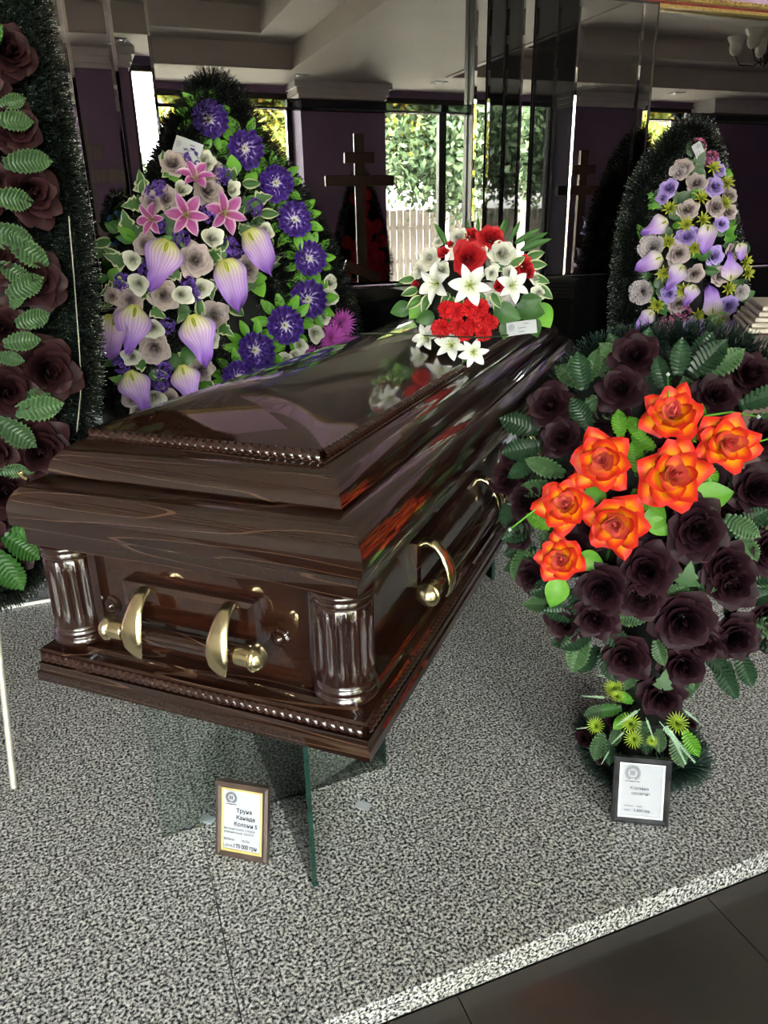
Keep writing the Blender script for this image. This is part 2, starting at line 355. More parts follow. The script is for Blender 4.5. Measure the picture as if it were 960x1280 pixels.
t2 = tag(build('trim_2', MB().box(-1.3, .29, YL - .012, YL - .001, .0, .012, ch=.002), 'white_paint'), kind='structure')

# side walls, ceiling with two coffers
tag(build('wall_left', MB().box(XL - .2, XL, YW - .3, YM + .25, ZF, 3.3), 'ceiling_paint'), kind='structure')
tag(build('wall_right', MB().box(XR, XR + .2, YW - .3, YM + .25, ZF, 3.3), 'purple_paint'), kind='structure')
cb = MB(); cof = [(-3.3, 2.35), (4.1, 10.0)]; y0, y1 = -2.0, 1.7
cb.box(XL, XR, YW - .3, y0, ZC, 3.35); cb.box(XL, XR, y1, YM + .25, ZC, 3.35)
px = XL
for a, c in cof + [(XR, XR)]:
    if a > px: cb.box(px, a, y0, y1, ZC, 3.35)
    px = c
for a, c in cof:
    d = .42
    cb.box(a, c, y0, y0 + d, ZC + .22, 3.35); cb.box(a, c, y1 - d, y1, ZC + .22, 3.35)
    cb.box(a, a + d, y0 + d, y1 - d, ZC + .22, 3.35); cb.box(c - d, c, y0 + d, y1 - d, ZC + .22, 3.35)
    cb.box(a + d, c - d, y0 + d, y1 - d, ZC + .44, 3.35)
ceil = tag(build('ceiling', cb, 'ceiling_paint'), kind='structure')
m = MB()
for a, c in cof:
    for (p, q) in (((a, y0), (c, y0)), ((a, y1), (c, y1))): m.box(p[0], q[0], p[1] - .03, p[1] + .03, ZC - .012, ZC + .0, ch=.004)
    for x in (a, c): m.box(x - .03, x + .03, y0, y1, ZC - .012, ZC, ch=.004)
build('coffer_moulding', m, 'ceiling_paint', ceil)
for x, y, lb in ((2.5, -2.3, 'over the pier behind the dark cross'), (4.15, -2.33, 'over the birch window'), (6.05, -2.3, 'by the pier with the red wreath'), (7.5, -2.3, 'over the narrow window past the piers'), (.6, -2.3, 'over the pier beside the blue wreath'), (-1.2, -2.3, 'over the long window'), (9.2, -2.3, 'over the broad end pier')):
    t = empty('recessed_downlight', (x, y, ZC)); tag(t, 'square recessed ceiling downlight ' + lb, 'light', 'downlights in the soffit')
    build('bezel', MB().box(-.075, .075, -.075, -.055, -.008, 0).box(-.075, .075, .055, .075, -.008, 0).box(-.075, -.055, -.055, .055, -.008, 0).box(.055, .075, -.055, .055, -.008, 0), 'silver', t)
    build('lamp', MB().lathe([(.03, -.012), (.045, -.006), (.05, -.001)], 16), 'steel', t)

# window wall: piers, openings with frames and panes
piers = [(-4.0, -3.3), (.02, .69), (2.58, 3.6), (6.1, 7.2), (8.47, 10.5)]
m = MB(); m.box(XL, XR, YW - .25, YW, 2.73, 3.3); m.box(XL, XR, YW - .25, YW, ZF, .10)
for a, c in piers: m.box(a, c, YW - .25, YCOL, ZF, ZC + .1)
wf = tag(build('wall_front', m, 'purple_paint'), kind='structure')
m = MB()
for a, c in piers:
    for k, (e, z0, z1) in enumerate(((.02, ZC - .16, ZC - .12), (.04, ZC - .12, ZC - .06), (.07, ZC - .06, ZC))): m.box(a - e, c + e, YW - .1, YCOL + e, z0, z1)
build('cornice', m, 'white_paint', wf)
wl_z = 2.73
wins = [(-3.3, .02, 2), (.69, 2.58, 2), (3.6, 6.1, 2), (7.2, 8.47, 1)]
for k, (a, c, nm) in enumerate(wins):
    sidew = nm == 0; w = tag(empty('window_%d' % (k + 1), (a, YW - .1, .1) if not sidew else (XL - .1, 2.5, .1), 0 if not sidew else -PI / 2), kind='structure'); W = c - a; Hh = 2.63
    m = MB(); m.box(0, .06, -.04, .04, 0, Hh); m.box(W - .06, W, -.04, .04, 0, Hh); m.box(.06, W - .06, -.04, .04, 0, .07); m.box(.06, W - .06, -.04, .04, Hh - .05, Hh)
    div = [.06] + ([.06 + (W - .12) * .37] if (a > 3 and a < 4) else [W * .8] if a > 7 else [W * .25, W * .5, W * .75] if sidew else [W * .5]) + [W - .06]
    for x in div[1:-1]: m.box(x - .05, x + .05, -.04, .04, .07, Hh - .05)
    build('window_frame', m, 'dark_frame', w)
    for i in range(len(div) - 1):
        build('pane', MB().box(div[i] + (.05 if i else 0), div[i + 1] - (.05 if i < len(div) - 2 else 0), -.004, .004, .07, Hh - .05), 'window_glass', w)
    ld = bpy.data.lights.new('daylight_portal', 'AREA'); ld.shape = 'RECTANGLE'; ld.size = W; ld.size_y = Hh; ld.cycles.is_portal = True
    lo = bpy.data.objects.new('daylight_portal', ld); COL.objects.link(lo); lo.location = ((a + c) / 2, YW - .2, .1 + Hh / 2) if not sidew else (XL - .18, -.05, .1 + Hh / 2)
    lo.rotation_euler = Vector((0, 1, 0) if not sidew else (1, 0, 0)).to_track_quat('-Z', 'Z').to_euler()

# ------------------------------------------------------------------ coffin
YC = math.radians(22.055)
ZB = .449; CW, CL = .744, 2.22
NC = hit(462.5, 953.5, (0, 0, ZB), (0, 0, 1))
LY, LX = az(YC), az(YC + PI / 2)
cof_o = empty('coffin', tuple(NC), math.atan2(LX[1], LX[0]))
tag(cof_o, 'polished dark mahogany coffin with fluted corner columns, rope mouldings and brass handles', 'coffin')
def cw(x, y, z): return NC + LX * x + LY * y + np.array([0, 0, z])
def sweep(prof, w=CW, l=CL):
    m = MB(); v = []
    for d, z in prof: v += [(-w + d, d, z), (-d, d, z), (-d, l - d, z), (-w + d, l - d, z)]
    f, mi = [], []
    for r in range(len(prof) - 1):
        for i in range(4): f.append((r * 4 + i, r * 4 + (i + 1) % 4, r * 4 + 4 + (i + 1) % 4, r * 4 + 4 + i)); mi.append(0 if i in (0, 2) else 1)
    m.add(v, f); m.mi = mi; return m
def rope(d, zc, r, pitch, front):
    """twisted rope along one side (built along +x from 0..n)"""
    L = (CW if front else CL) - 2 * d; n = max(2, int(round(L / pitch))); pitch = L / n; P = []
    for i in range(n * 7 + 1):
        s = i / 7.0; row = []
        for k in range(9):
            a = -PI * .55 + PI * 1.1 * k / 8
            q = abs(math.sin(PI * (s + a * .38))) ** .6
            rr = r * (.66 + .34 * q)
            row.append((s * pitch, -rr * math.cos(a), rr * math.sin(a)))
        P.append(row)
    return MB().grid(P).mesh('rope_moulding', ['rope_wood'], 60)
def ropes(d, zc, r, pitch):
    for front, loc, rz in ((True, (-CW + d, d, zc), 0), (False, (-d, d, zc), PI / 2), (True, (-d, CL - d, zc), PI), (False, (-CW + d, CL - d, zc), -PI / 2)):
        o = link('rope_moulding', rope(d, zc, r, pitch, front), cof_o); o.location = loc; o.rotation_euler = (0, 0, rz)
WD = ['wood_x', 'wood_y']
base = [(.10, 0), (.0, 0), (0, .020), (.0045, .0235), (.006, .034), (.0045, .040), (.014, .040), (.014, .067), (.008, .067), (.012, .0715), (.022, .0735), (.030, .079), (.034, .084), (.10, .084)]
m = sweep(base); m.add([(-CW + .1, .1, 0), (-.1, .1, 0), (-.1, CL - .1, 0), (-CW + .1, CL - .1, 0)], [(3, 2, 1, 0)])
build('plinth', m, WD, cof_o, 35)
ropes(.014, .0535, .0128, .0165)
BI = .066
build('body', sweep([(BI, .08), (BI, .305)]), ['wood_body', 'wood_y'], cof_o, 35)
frz = [(BI, .298), (.026, .298), (.022, .301), (.0215, .332), (.018, .338), (.012, .343)]
build('frieze', sweep(frz), WD, cof_o, 35)
low = [(.03, .343), (.006, .343), (.0045, .346), (.0045, .372)]
for i in range(9):
    a = i / 8 * PI / 2 * .9; low.append((.0045 + .049 * (1 - math.cos(a)) * 1.18, .372 + .057 * math.sin(a)))
low += [(.064, .431), (.09, .431)]
build('lid_lower_band', sweep(low), WD, cof_o, 35)
upb = [(.09, .426), (.066, .434), (.0645, .437)]
for i in range(9):
    a = i / 8 * PI / 2 * .82; upb.append((.0645 + .052 * (1 - math.cos(a)) * 1.39, .437 + .058 * math.sin(a)))
upb += [(.119, .4955), (.127, .4955), (.128, .512), (.16, .512)]
build('lid_upper_band', sweep(upb), WD, cof_o, 35)
ropes(.127, .503, .0115, .0165)
# domed top, hipped at both ends
D0 = .131
def dome_z(x, y):
    dx = min(-x, CW + x) - D0; dy = min(y, CL - y) - D0
    k = .05; h = max(k - abs(dx - dy), 0) / k; d = max(0, min(dx, dy) - h * h * k * .25 * min(1, max(0, min(dx, dy)) / .1))
    t = min(1, d / .241); return .511 + .064 * (1 - (1 - t) ** 1.7)
gx = [-CW + D0 + (CW - 2 * D0) * i / 48 for i in range(49)]
gy = [D0 + .30 * i / 30 for i in range(30)]; gy = gy + [.43 + (CL - .86) * i / 24 for i in range(25)] + [CL - q for q in gy[::-1]]
m = MB().grid([[(x, y, dome_z(x, y)) for y in gy] for x in gx])
build('lid_dome', m, ['wood_y'], cof_o, 30)
# corner columns
prof = [(.050, .084), (.056, .086), (.0585, .091), (.0585, .097), (.054, .101), (.053, .104), (.056, .107), (.0565, .112), (.053, .117), (.050, .121)]
sh0 = len(prof); prof += [(.0525, .126)] + [(.0535, .126 + .142 * i / 6) for i in range(1, 6)] + [(.0525, .268)]; sh1 = len(prof)
prof += [(.050, .271), (.054, .274), (.056, .279), (.054, .284), (.053, .287), (.056, .290), (.057, .295), (.054, .299)]
def flute(j, a): return 1 - (.13 * abs(math.sin(9 * a)) ** .8 if sh0 < j < sh1 - 1 else 0)
cm = MB().lathe(prof, 240, mod=flute).mesh('column', ['wood_column'], 75)
for x in (-.073, -CW + .073):
    for y in (.073, CL - .073):
        o = link('column', cm, cof_o); o.location = (x, y, 0)
# stiles beside the columns, raised panels, rosettes
for x in (-.152, -CW + .134): build('stile', MB().box(x, x + .018, .054, BI + .004, .084, .298, ch=.003), 'wood_z', cof_o)
for y in (.14, CL - .165): 
    for x in (-BI - .004, -CW + .054): build('stile', MB().box(x, x + .016, y, y + .02, .084, .298, ch=.003), 'wood_z', cof_o)
def raised(w, h, t=.02):
    m = MB(); c = .012
    v = [(0, 0, 0), (w, 0, 0), (w, 0, h), (0, 0, h), (0, -t + .004, 0), (w, -t + .004, 0), (w, -t + .004, h), (0, -t + .004, h), (c, -t, c * .8), (w - c, -t, c * .8), (w - c, -t, h - c * .8), (c, -t, h - c * .8)]
    f = [(8, 9, 10, 11)]
    for r in (0, 4):
        for i in range(4): f.append((r + i, r + (i + 1) % 4, r + 4 + (i + 1) % 4, r + 4 + i))
    return m.add(v, f)
o = build('raised_panel', raised(.29, .092, .026), 'wood_body', cof_o); o.location = (-CW / 2 - .152, BI, .152)
def rosette(): return MB().lathe([(.019, 0), (.019, .004), (.014, .006), (.013, .008), (.009, .008), (.006, .013), (.001, .015)], 20, axis=2).mesh('rosette', ['wood_z'], 40)
ros = rosette()
for x in (-.198, -CW + .168):
    o = link('rosette', ros, cof_o); o.location = (x, BI, .172); o.rotation_euler = (PI / 2, 0, 0)
def arm_mesh():
    # brass swan-neck arm: from the wall plate out over the bar and down; x width, y towards viewer = -
    secs = [(-.002, .060, .012, .008), (-.016, .070, .012, .009), (-.030, .074, .011, .009), (-.046, .068, .0125, .009), (-.062, .050, .015, .008), (-.075, .027, .019, .007), (-.0815, .002, .0205, .0065), (-.081, -.018, .018, .006), (-.076, -.034, .012, .005), (-.070, -.044, .008, .004)]
    P = []
    for i, (y, z, w, t) in enumerate(secs):
        a = secs[max(0, i - 1)]; c = secs[min(len(secs) - 1, i + 1)]
        tx, tz = c[0] - a[0], c[1] - a[1]; q = math.hypot(tx, tz); ny, nz = tz / q, -tx / q
        if i < 3: ny, nz = ny, nz
        w *= 1.15; P.append([(w * math.cos(k * PI / 6) * (abs(math.cos(k * PI / 6)) ** -.25 if abs(math.cos(k * PI / 6)) > .01 else 1), y + ny * t * math.sin(k * PI / 6), z + nz * t * math.sin(k * PI / 6)) for k in range(13)])
    m = MB().grid(P); m.add(P[-1][:-1], [tuple(range(12))]); m.add(P[0][:-1], [tuple(range(12))[::-1]]); return m.mesh('handle_arm', ['brass'], 50)
arm = arm_mesh()
capm = MB().lathe([(.0185, -.038), (.020, -.035), (.020, -.010), (.0225, -.008), (.0255, -.004), (.0255, 0), (.0225, .003), (.0225, .006), (.020, .009), (.0145, .0145), (.0075, .0175), (.001, .0185)], 28, axis=0).mesh('end_cap', ['brass'], 40)
plate = MB().box(-.011, .011, -.005, .0, -.022, .010, ch=.002).mesh('wall_plate', ['black_metal'])
screw = MB().lathe([(.004, 0), (.0038, .002), (.002, .003)], 10, axis=2).mesh('screw', ['steel'], 40)
def handle(L, arms, loc, rz):
    """bar of length L centred at loc; local -y points away from the coffin wall"""
    h = empty('handle', loc, rz); h.parent = cof_o
    o = build('bar', MB().lathe([(.0165, -L / 2 + .02), (.0165, L / 2 - .02)], 20, (0, -.058, 0), axis=0), 'wood_x', h, 40)
    for s in (1, -1):
        c = link('end_cap', capm, h); c.location = (s * (L / 2 - .012), -.058, 0); c.rotation_euler = (0, 0, 0 if s > 0 else PI)
    for x in arms:
        a = link('arm', arm, h); a.location = (x, .002, 0)
        p = link('wall_plate', plate, h); p.location = (x + .016, .002, .058)
        for q in (-.006, .006):
            c = link('screw', screw, h); c.location = (x + .016 + q * .7, -.003, .050 + q * .4); c.rotation_euler = (PI / 2, 0, 0)
handle(.345, (-.092, .092), (-CW / 2, BI - .006, .163), 0)
handle(.345, (-.092, .092), (-CW / 2, CL - BI + .006, .163), PI)
for yc in (.635, 1.585):
    for sx in (1, -1):
        loc = (-BI + .006, yc, .168) if sx > 0 else (-CW + BI - .006, yc, .168)
        handle(.66, (-.22, .22), loc, PI / 2 if sx > 0 else -PI / 2)
        o = build('raised_panel', raised(.52, .10, .026), 'wood_x', cof_o)
        o.location = (-BI, yc - .26, .150) if sx > 0 else (-CW + BI, yc + .26, .150); o.rotation_euler = (0, 0, PI / 2 if sx > 0 else -PI / 2)
# little brass catch on the lid's seam
for x, y in ((-CW + .03, .045),):
    o = build('lid_catch', MB().tube([(0, 0, 0), (-.012, 0, .004), (-.02, 0, .012), (-.014, .004, .016)], .004, 6), 'brass', cof_o, 60); o.location = (x, y, .425)

# ------------------------------------------------------------------ glass stands
def stand(yc, label):
    t = empty('glass_stand', tuple(cw(-CW / 2 - .005, yc, 0) - np.array([0, 0, ZB])), math.atan2(LX[1], LX[0]))
    tag(t, label, 'stand', 'crossed glass coffin stands')
    for s in (1, -1):
        m = MB(); hw = .285; th = .005
        m.box(-hw, hw, -th, th, 0, ZB)
        m.mi = [0, 0, 0, 0, 1, 1]
        o = build('glass_pane', m, ['stand_glass', 'glass_edge'], t); o.rotation_euler = (0, 0, s * math.radians(46)); o.location = (0, 0, 0)
    for x, y in ((.2, .05), (-.13, -.12)):
        build('tape_patch', MB().box(x - .018, x + .018, y - .012, y + .012, 0, .0015), 'paper', t)
stand(.30, 'crossed clear glass panes holding up the handle end of the mahogany coffin')
stand(CL - .36, 'crossed clear glass panes under the coffin end that faces the mirror wall')

# ------------------------------------------------------------------ flower meshes
def petalpatch(m, nu, nv, fn, lay):
    P, cs = [], []
    for i in range(nu + 1):
        u = -1 + 2 * i / nu; row = []
        for j in range(nv + 1):
            v = j / nv; row.append(fn(u, v)); cs.append((v, abs(u), lay, 1))
        P.append(row)
    m.grid(P, cs)
def rose_mesh(name, n=24, cusp=.06, openness=1., seed=0, roll=.14, span=1., wav=1.):
    rnd = random.Random(seed); m = MB()
    for i in range(n):
        t = i / (n - 1) * span; ph = i * 2.4 + rnd.uniform(-.25, .25)
        r0 = .02 + .10 * t; L = .58 + .22 * t + rnd.uniform(-.03, .03)
        th0 = math.radians((6 + 53 * t) * openness); th1 = math.radians((-26 + 140 * t) * openness + rnd.uniform(-8, 8))
        Wd = .20 + .42 * t; wob = rnd.uniform(0, 6); wa = wav * rnd.uniform(.01, .035) * (0.4 + t)
        N = 24; R, Z = [r0], [-.18 * t]
        for k in range(N):
            th = th0 + (th1 - th0) * ((k + .5) / N) ** 2.6; R.append(max(.012, R[-1] + L / N * math.sin(th))); Z.append(Z[-1] + L / N * math.cos(th))
        def fn(u, v):
            ve = max(0, v * (1 - .20 * u * u) + cusp * t * v * max(0, 1 - abs(u) * 2.2)); x = min(1., ve) * N; k = min(N - 1, int(x)); fr = x - k
            r = R[k] * (1 - fr) + R[k + 1] * fr; z = Z[k] * (1 - fr) + Z[k + 1] * fr
            if ve > 1: r += (ve - 1) * L * math.sin(th1); z += (ve - 1) * L * math.cos(th1)
            wv = Wd * (.35 + .65 * math.sin(min(1, v * 1.25) * PI / 2)) * (1 - .25 * max(0, v - .7))
            a = ph + u * min(1.5, wv / (r + .10))
            r += .045 * u * (1 - t) * .6 + wa * math.sin(3 * u + wob) * v
            z += -roll * t * u * u * v + wa * math.sin(5 * u + wob) * v * 1.3
            r *= 1 + .05 * (abs(u) > .9) * t * v
            return (r * math.cos(a), r * math.sin(a), z)
        petalpatch(m, 6, 6, fn, t)
    k = 1 / max(math.hypot(p[0], p[1]) for p in m.v); m.v = [(p[0] * k, p[1] * k, p[2] * k) for p in m.v]
    return m.mesh(name, [None] and [], 70)
def flat_petal(m, ang, L, W, tilt0, tilt1, z0=0., r0=.04, cup=.0, ruf=0., rn=4, tip=1., lay=1., nu=6, nv=7, shape=None, fold=0., wob=0.):
    R, Z = [r0], [z0]; N = 20
    for k in range(N):
        th = tilt0 + (tilt1 - tilt0) * ((k + .5) / N); R.append(max(.012, R[-1] + L / N * math.sin(th))); Z.append(Z[-1] + L / N * math.cos(th))
    ca, sa = math.cos(ang), math.sin(ang)
    def fn(u, v):
        x = v * N; k = min(N - 1, int(x)); fr = x - k; r = R[k] * (1 - fr) + R[k + 1] * fr; z = Z[k] * (1 - fr) + Z[k + 1] * fr
        w = W * (shape(v) if shape else math.sin(PI * min(1, .12 + .88 * v)) ** .8 if tip > 0 else math.sin(min(1, v + .15) * PI / 2))
        z += cup * u * u * w - fold * (1 - abs(u)) * w + ruf * math.sin(rn * PI * u + wob) * v
        r2 = r + ruf * .5 * math.cos(rn * PI * u + wob) * v - (.12 * u * u * v if tip <= 0 else 0)
        return (r2 * ca - u * w * sa, r2 * sa + u * w * ca, z)
    petalpatch(m, nu, nv, fn, lay)
def norm_mesh(m, name, sm=70):
    k = 1 / max(math.hypot(p[0], p[1]) for p in m.v); m.v = [(p[0] * k, p[1] * k, p[2] * k) for p in m.v]; return m.mesh(name, [], sm)
FM = {}
for s in range(4): FM['rose%d' % s] = rose_mesh('rose', 26, .10, 1., s)
for s in range(3): FM['orose%d' % s] = rose_mesh('open_rose', 24, .13, .97, 20 + s, .20, wav=1.9)
for s in range(2): FM['bud%d' % s] = rose_mesh('rose_bud', 16, .04, .62, 40 + s, .05)
for s in range(3):
    rnd = random.Random(60 + s); m = MB()
    for lay in range(3):
        for k in range(6):
            flat_petal(m, k * PI / 3 + lay * .5 + rnd.uniform(-.3, .3), (1 - .26 * lay) * rnd.uniform(.88, 1.05), .50 - .10 * lay, math.radians(48 - 6 * lay), math.radians(94 - 14 * lay), ruf=.11, rn=rnd.choice((2, 3, 3, 4)), tip=-1, lay=1 - lay * .4, wob=rnd.uniform(0, 6), nu=16, nv=6)
    FM['ruffle%d' % s] = norm_mesh(m, 'ruffled_flower')
    m = MB()
    for lay in range(5):
        for k in range(7):
            flat_petal(m, k * PI / 3.5 + lay * .4 + rnd.uniform(-.2, .2), 1 - .17 * lay, .34 - .03 * lay, math.radians(30 - 5 * lay), math.radians(85 - 17 * lay), ruf=.06, rn=5, tip=-1, lay=1 - lay * .2, wob=rnd.uniform(0, 6), nu=10, nv=4)
    FM['carn%d' % s] = norm_mesh(m, 'carnation')
for s in range(2):
    rnd = random.Random(80 + s); m = MB()
    for k in range(6):
        flat_petal(m, k * PI / 3 + rnd.uniform(-.06, .06), 1, .26 if k % 2 else .20, math.radians(28), math.radians(112 + rnd.uniform(-8, 8)), z0=-.25 - .02 * (k % 2), cup=.25, fold=.18, ruf=.02, rn=2, tip=1, lay=k % 2, nu=6, nv=10, wob=rnd.uniform(0, 6))
    k0 = 1 / max(math.hypot(p[0], p[1]) for p in m.v); m.v = [(p[0] * k0, p[1] * k0, p[2] * k0) for p in m.v]; FM['lily%d' % s] = m.mesh('lily', [], 70)
m = MB()
for k in range(6):
    a = k * PI / 3 + .4; m.tube([(0, 0, -.25), (.10 * math.cos(a), .10 * math.sin(a), .0), (.22 * math.cos(a), .22 * math.sin(a), .18)], .012, 5); e = (.22 * math.cos(a), .22 * math.sin(a), .18)
    m.lathe([(.005, -.04), (.022, 0), (.005, .04)], 5, e, axis=0)
m.tube([(0, 0, -.25), (0, 0, .26)], .016, 5); FM['stamens'] = m.mesh('stamens', ['spike_yellow'], 60)
def calla(seed):
    rnd = random.Random(seed); m = MB(); P, cs = [], []; nu, nv = 14, 18; w1 = rnd.uniform(0, 6)
    for i in range(nu + 1):
        u = -1 + 2 * i / nu; row = []
        for j in range(nv + 1):
            v = j / nv
            w = .22 + .14 * math.sin(min(1, v / .28) * PI / 2) if v < .28 else .36 * max(0.002, 1 - ((v - .28) / .72) ** 1.3) ** 1.05
            bend = 1.9 * max(0., 1 - v / .55) ** 1.2 - .55 * max(0, v - .5)   # funnel at the throat, rolled back near the tip
            a = u * bend; rad = w / max(.25, abs(bend)) if abs(bend) > .02 else None
            xx = math.sin(a) * w / bend if abs(bend) > .05 else u * w
            zz = (1 - math.cos(a)) * w / bend if abs(bend) > .05 else 0
            zz += .10 * abs(u) ** 1.5 * math.sin(9 * v + w1 + (2 if u > 0 else 0)) * min(1, v * 2) + .02 * math.sin(5 * u + 7 * v + w1) * v + .22 * math.sin(v * PI * .8) - .15 * v * v
            row.append((xx + .035 * math.sin(9 * v + w1) * u + .07 * max(0, v - .6) * math.sin(w1), -v + .03 * abs(u) * math.sin(7 * v), zz)); cs.append((v, abs(u), .5, 1))
        P.append(row)
    m.grid(P, cs); return m.mesh('calla', [], 80)
for s in range(3): FM['calla%d' % s] = calla(s)
m = MB(); m.lathe([(.02, 0), (.035, .05), (.035, .3), (.015, .38)], 8, (0, -.05, .03), axis=1); m.v = [(p[0], -abs(p[1] + .0) if False else -p[1] - .1, p[2] + .05) for p in m.v]; FM['spadix'] = m.mesh('spadix', ['spike_yellow'], 60)
m = MB(); rnd = random.Random(5)
for lay, (n, L, t) in enumerate(((26, 1, 88), (24, .85, 72), (20, .68, 55), (14, .48, 35), (8, .25, 15))):
    for k in range(n): flat_petal(m, 2 * PI * k / n + lay * .2 + rnd.uniform(-.05, .05), L, .055, math.radians(t * .55), math.radians(t + 6), lay=1 - lay * .2, nu=2, nv=3, r0=.02, fold=.3)
FM['aster'] = norm_mesh(m, 'aster', 30)
for s in range(2):
    m = MB(); rnd = random.Random(90 + s)
    for k in range(30):   # little crinkled florets in a ball
        d = unit([rnd.gauss(0, 1), rnd.gauss(0, 1), rnd.gauss(.5, .8)]); c = d * rnd.uniform(.5, .8); mm = MB()
        for q in range(4): flat_petal(mm, q * PI / 2 + rnd.random(), .3, .15, .5, 1.5, ruf=.05, rn=2, tip=-1, nu=3, nv=2, wob=rnd.uniform(0, 6))
        q = Vector(d).to_track_quat('Z', 'Y').to_matrix()
        m.add([tuple(q @ Vector(p) + Vector(c)) for p in mm.v], mm.f, mm.c)
    FM['cluster%d' % s] = norm_mesh(m, 'statice', 40)
m = MB(); rnd = random.Random(3)
for lay in range(3):
    for k in range(8): flat_petal(m, k * PI / 4 + lay * .4 + rnd.uniform(-.1, .1), 1 - .2 * lay, .12, math.radians(50 - 18 * lay), math.radians(95 - 30 * lay), nu=2, nv=4, fold=.2, lay=lay / 2)
FM['spiky'] = norm_mesh(m, 'spiky_flower', 40)
# leaves: base at the origin, tip at +y, face +z
def leaf_mesh(name, W=.3, serr=0., pl=0., nseg=12, curl=-.25, fold=.12, power=.8, lobes=None, bell=0.):
    P, cs = [], []; us = (-1, -.5, 0, .5, 1)
    m = MB()
    for u in us:
        row = []
        for j in range(nseg + 1):
            v = j / nseg; w = W * (lobes(v) if lobes else math.sin(PI * min(1, (.04 + .96 * v)) ** power) ** .85)
            if serr and 0 < j < nseg: w *= 1 + (serr if j % 2 else -serr)
            z = curl * v * v + fold * abs(u) * w / W * .6 + pl * (1 if j % 2 else -1) * abs(u) * (0 < j < nseg)
            yy = v + (.20 * abs(u) * math.sin(PI * v) * (1 - .5 * v) - .03 * abs(u) if serr else 0) - bell * abs(u) * (1 - v)
            row.append((u * w, yy, z)); cs.append((v, abs(u), .5, 1))
        P.append(row)
    m.grid(P, cs); return m.mesh(name, [], 18 if pl > .02 else 80)
FM['fern'] = leaf_mesh('leaf', .27, .12, .026, 22, -.26, .10)
FM['fern2'] = leaf_mesh('leaf', .23, .13, .026, 22, -.42, .14)
FM['ovate'] = leaf_mesh('leaf', .27, 0, 0, 8, -.18, .16)
FM['broad'] = leaf_mesh('leaf', .40, 0, 0.008, 10, -.30, .14)
FM['long'] = leaf_mesh('leaf', .12, 0, 0, 10, -.35, .10)
FM['ivy'] = leaf_mesh('leaf', .55, 0, 0.01, 12, -.12, .10, lobes=lambda v: [.15, .62, .95, .80, .60, .74, .62, .40, .36, .30, .20, .10, .02][int(round(v * 12))], bell=.12)
m = MB(); rnd = random.Random(8)
m.tube([(0, 0, 0), (0, .5, .05), (0, 1, -.05)], .012, 5)
for k in range(22):
    v = .12 + .88 * k / 22; l = .065 * (1.1 - v * .6)
    for s in (-1, 1):
        m.add([(0, v, .04), (s * l * .6, v + l * .35, .06), (s * l, v + l * .9, .02), (s * l * .25, v + l * .6, .06)], [(0, 1, 2, 3)], [(.3, 0, 0, 1), (.6, 0, 0, 1), (1, 0, 0, 1), (.7, 0, 0, 1)])
FM['frond'] = m.mesh('frond', [], 40)
m = MB()
for lay in range(4):
    for k in range(20): flat_petal(m, k * PI / 10 + lay * .3, 1 - .17 * lay, .05, math.radians(60 - 18 * lay), math.radians(85 - 22 * lay), nu=2, nv=3, fold=.2, lay=lay / 3)
FM['puff'] = norm_mesh(m, 'puff', 40)

def tinsel(name, path, radius, dens, parent, mat, seed=0, width=.0012, closed=False, flat=None):
    """bristles standing off a wire along the path (world points)"""
    rnd = np.random.default_rng(seed); path = [np.array(p, float) for p in path]
    if closed: path = path + [path[0]]
    seg = [np.linalg.norm(path[i + 1] - path[i]) for i in range(len(path) - 1)]; tot = sum(seg); n = int(tot * dens)
    cum = np.concatenate([[0], np.cumsum(seg)]); s = np.sort(rnd.uniform(0, tot, n)); idx = np.clip(np.searchsorted(cum, s) - 1, 0, len(seg) - 1)
    A = np.array(path)[:-1][idx]; B = np.array(path)[1:][idx]; fr = ((s - cum[idx]) / np.array(seg)[idx])[:, None]
    P = A + (B - A) * fr; T = (B - A) / np.linalg.norm(B - A, axis=1)[:, None]
    D = rnd.normal(size=(n, 3)); D -= (D * T).sum(1)[:, None] * T * .75; D /= np.linalg.norm(D, axis=1)[:, None]
    L = radius * rnd.uniform(.75, 1.1, n)[:, None]; S = np.cross(D, rnd.normal(size=(n, 3))); S /= np.linalg.norm(S, axis=1)[:, None]
    w = width * rnd.uniform(.6, 1.4, n)[:, None]; tip = P + D * L
    loc = np.array(parent.location)
    V = np.stack([P - S * w, P + S * w, tip + S * w * .8, tip - S * w * .8], 1).reshape(-1, 3) - loc
    me = bpy.data.meshes.new(name); Fc = np.arange(4 * n).reshape(-1, 4)
    me.from_pydata(V.tolist(), [], Fc.tolist())
    tb = np.where(rnd.random(n) < .28, 1.0, .82); c = np.zeros((n, 4, 4), np.float32); c[:, 2:, 0] = tb[:, None]; c[..., 2] = .5; c[..., 3] = 1
    at = me.color_attributes.new('Col', 'FLOAT_COLOR', 'POINT'); at.data.foreach_set('color', c.ravel())
    me.materials.append(MT[mat]); o = bpy.data.objects.new(name, me); COL.objects.link(o); o.parent = parent; o['kind'] = 'stuff'
    return o
rg = random.Random(11)
def frame(nrm, upv):
    z = unit(nrm); y = np.array(upv, float); y = unit(y - (y @ z) * z); x = np.cross(y, z); return x, y, z
def put(name, key, mat, parent, P, nrm, upv, size, top=None):
    """place a flower/leaf mesh; parent may be a top-level empty (translation only)"""
    x, y, z = frame(nrm, upv); o = link(name, FM[key], parent, mat)
    L = P - np.array(parent.location)
    o.matrix_local = Matrix(((x[0] * size, y[0] * size, z[0] * size, L[0]), (x[1] * size, y[1] * size, z[1] * size, L[1]), (x[2] * size, y[2] * size, z[2] * size, L[2]), (0, 0, 0, 1)))
    return o
def depth(P): return (P - CAM) @ VW
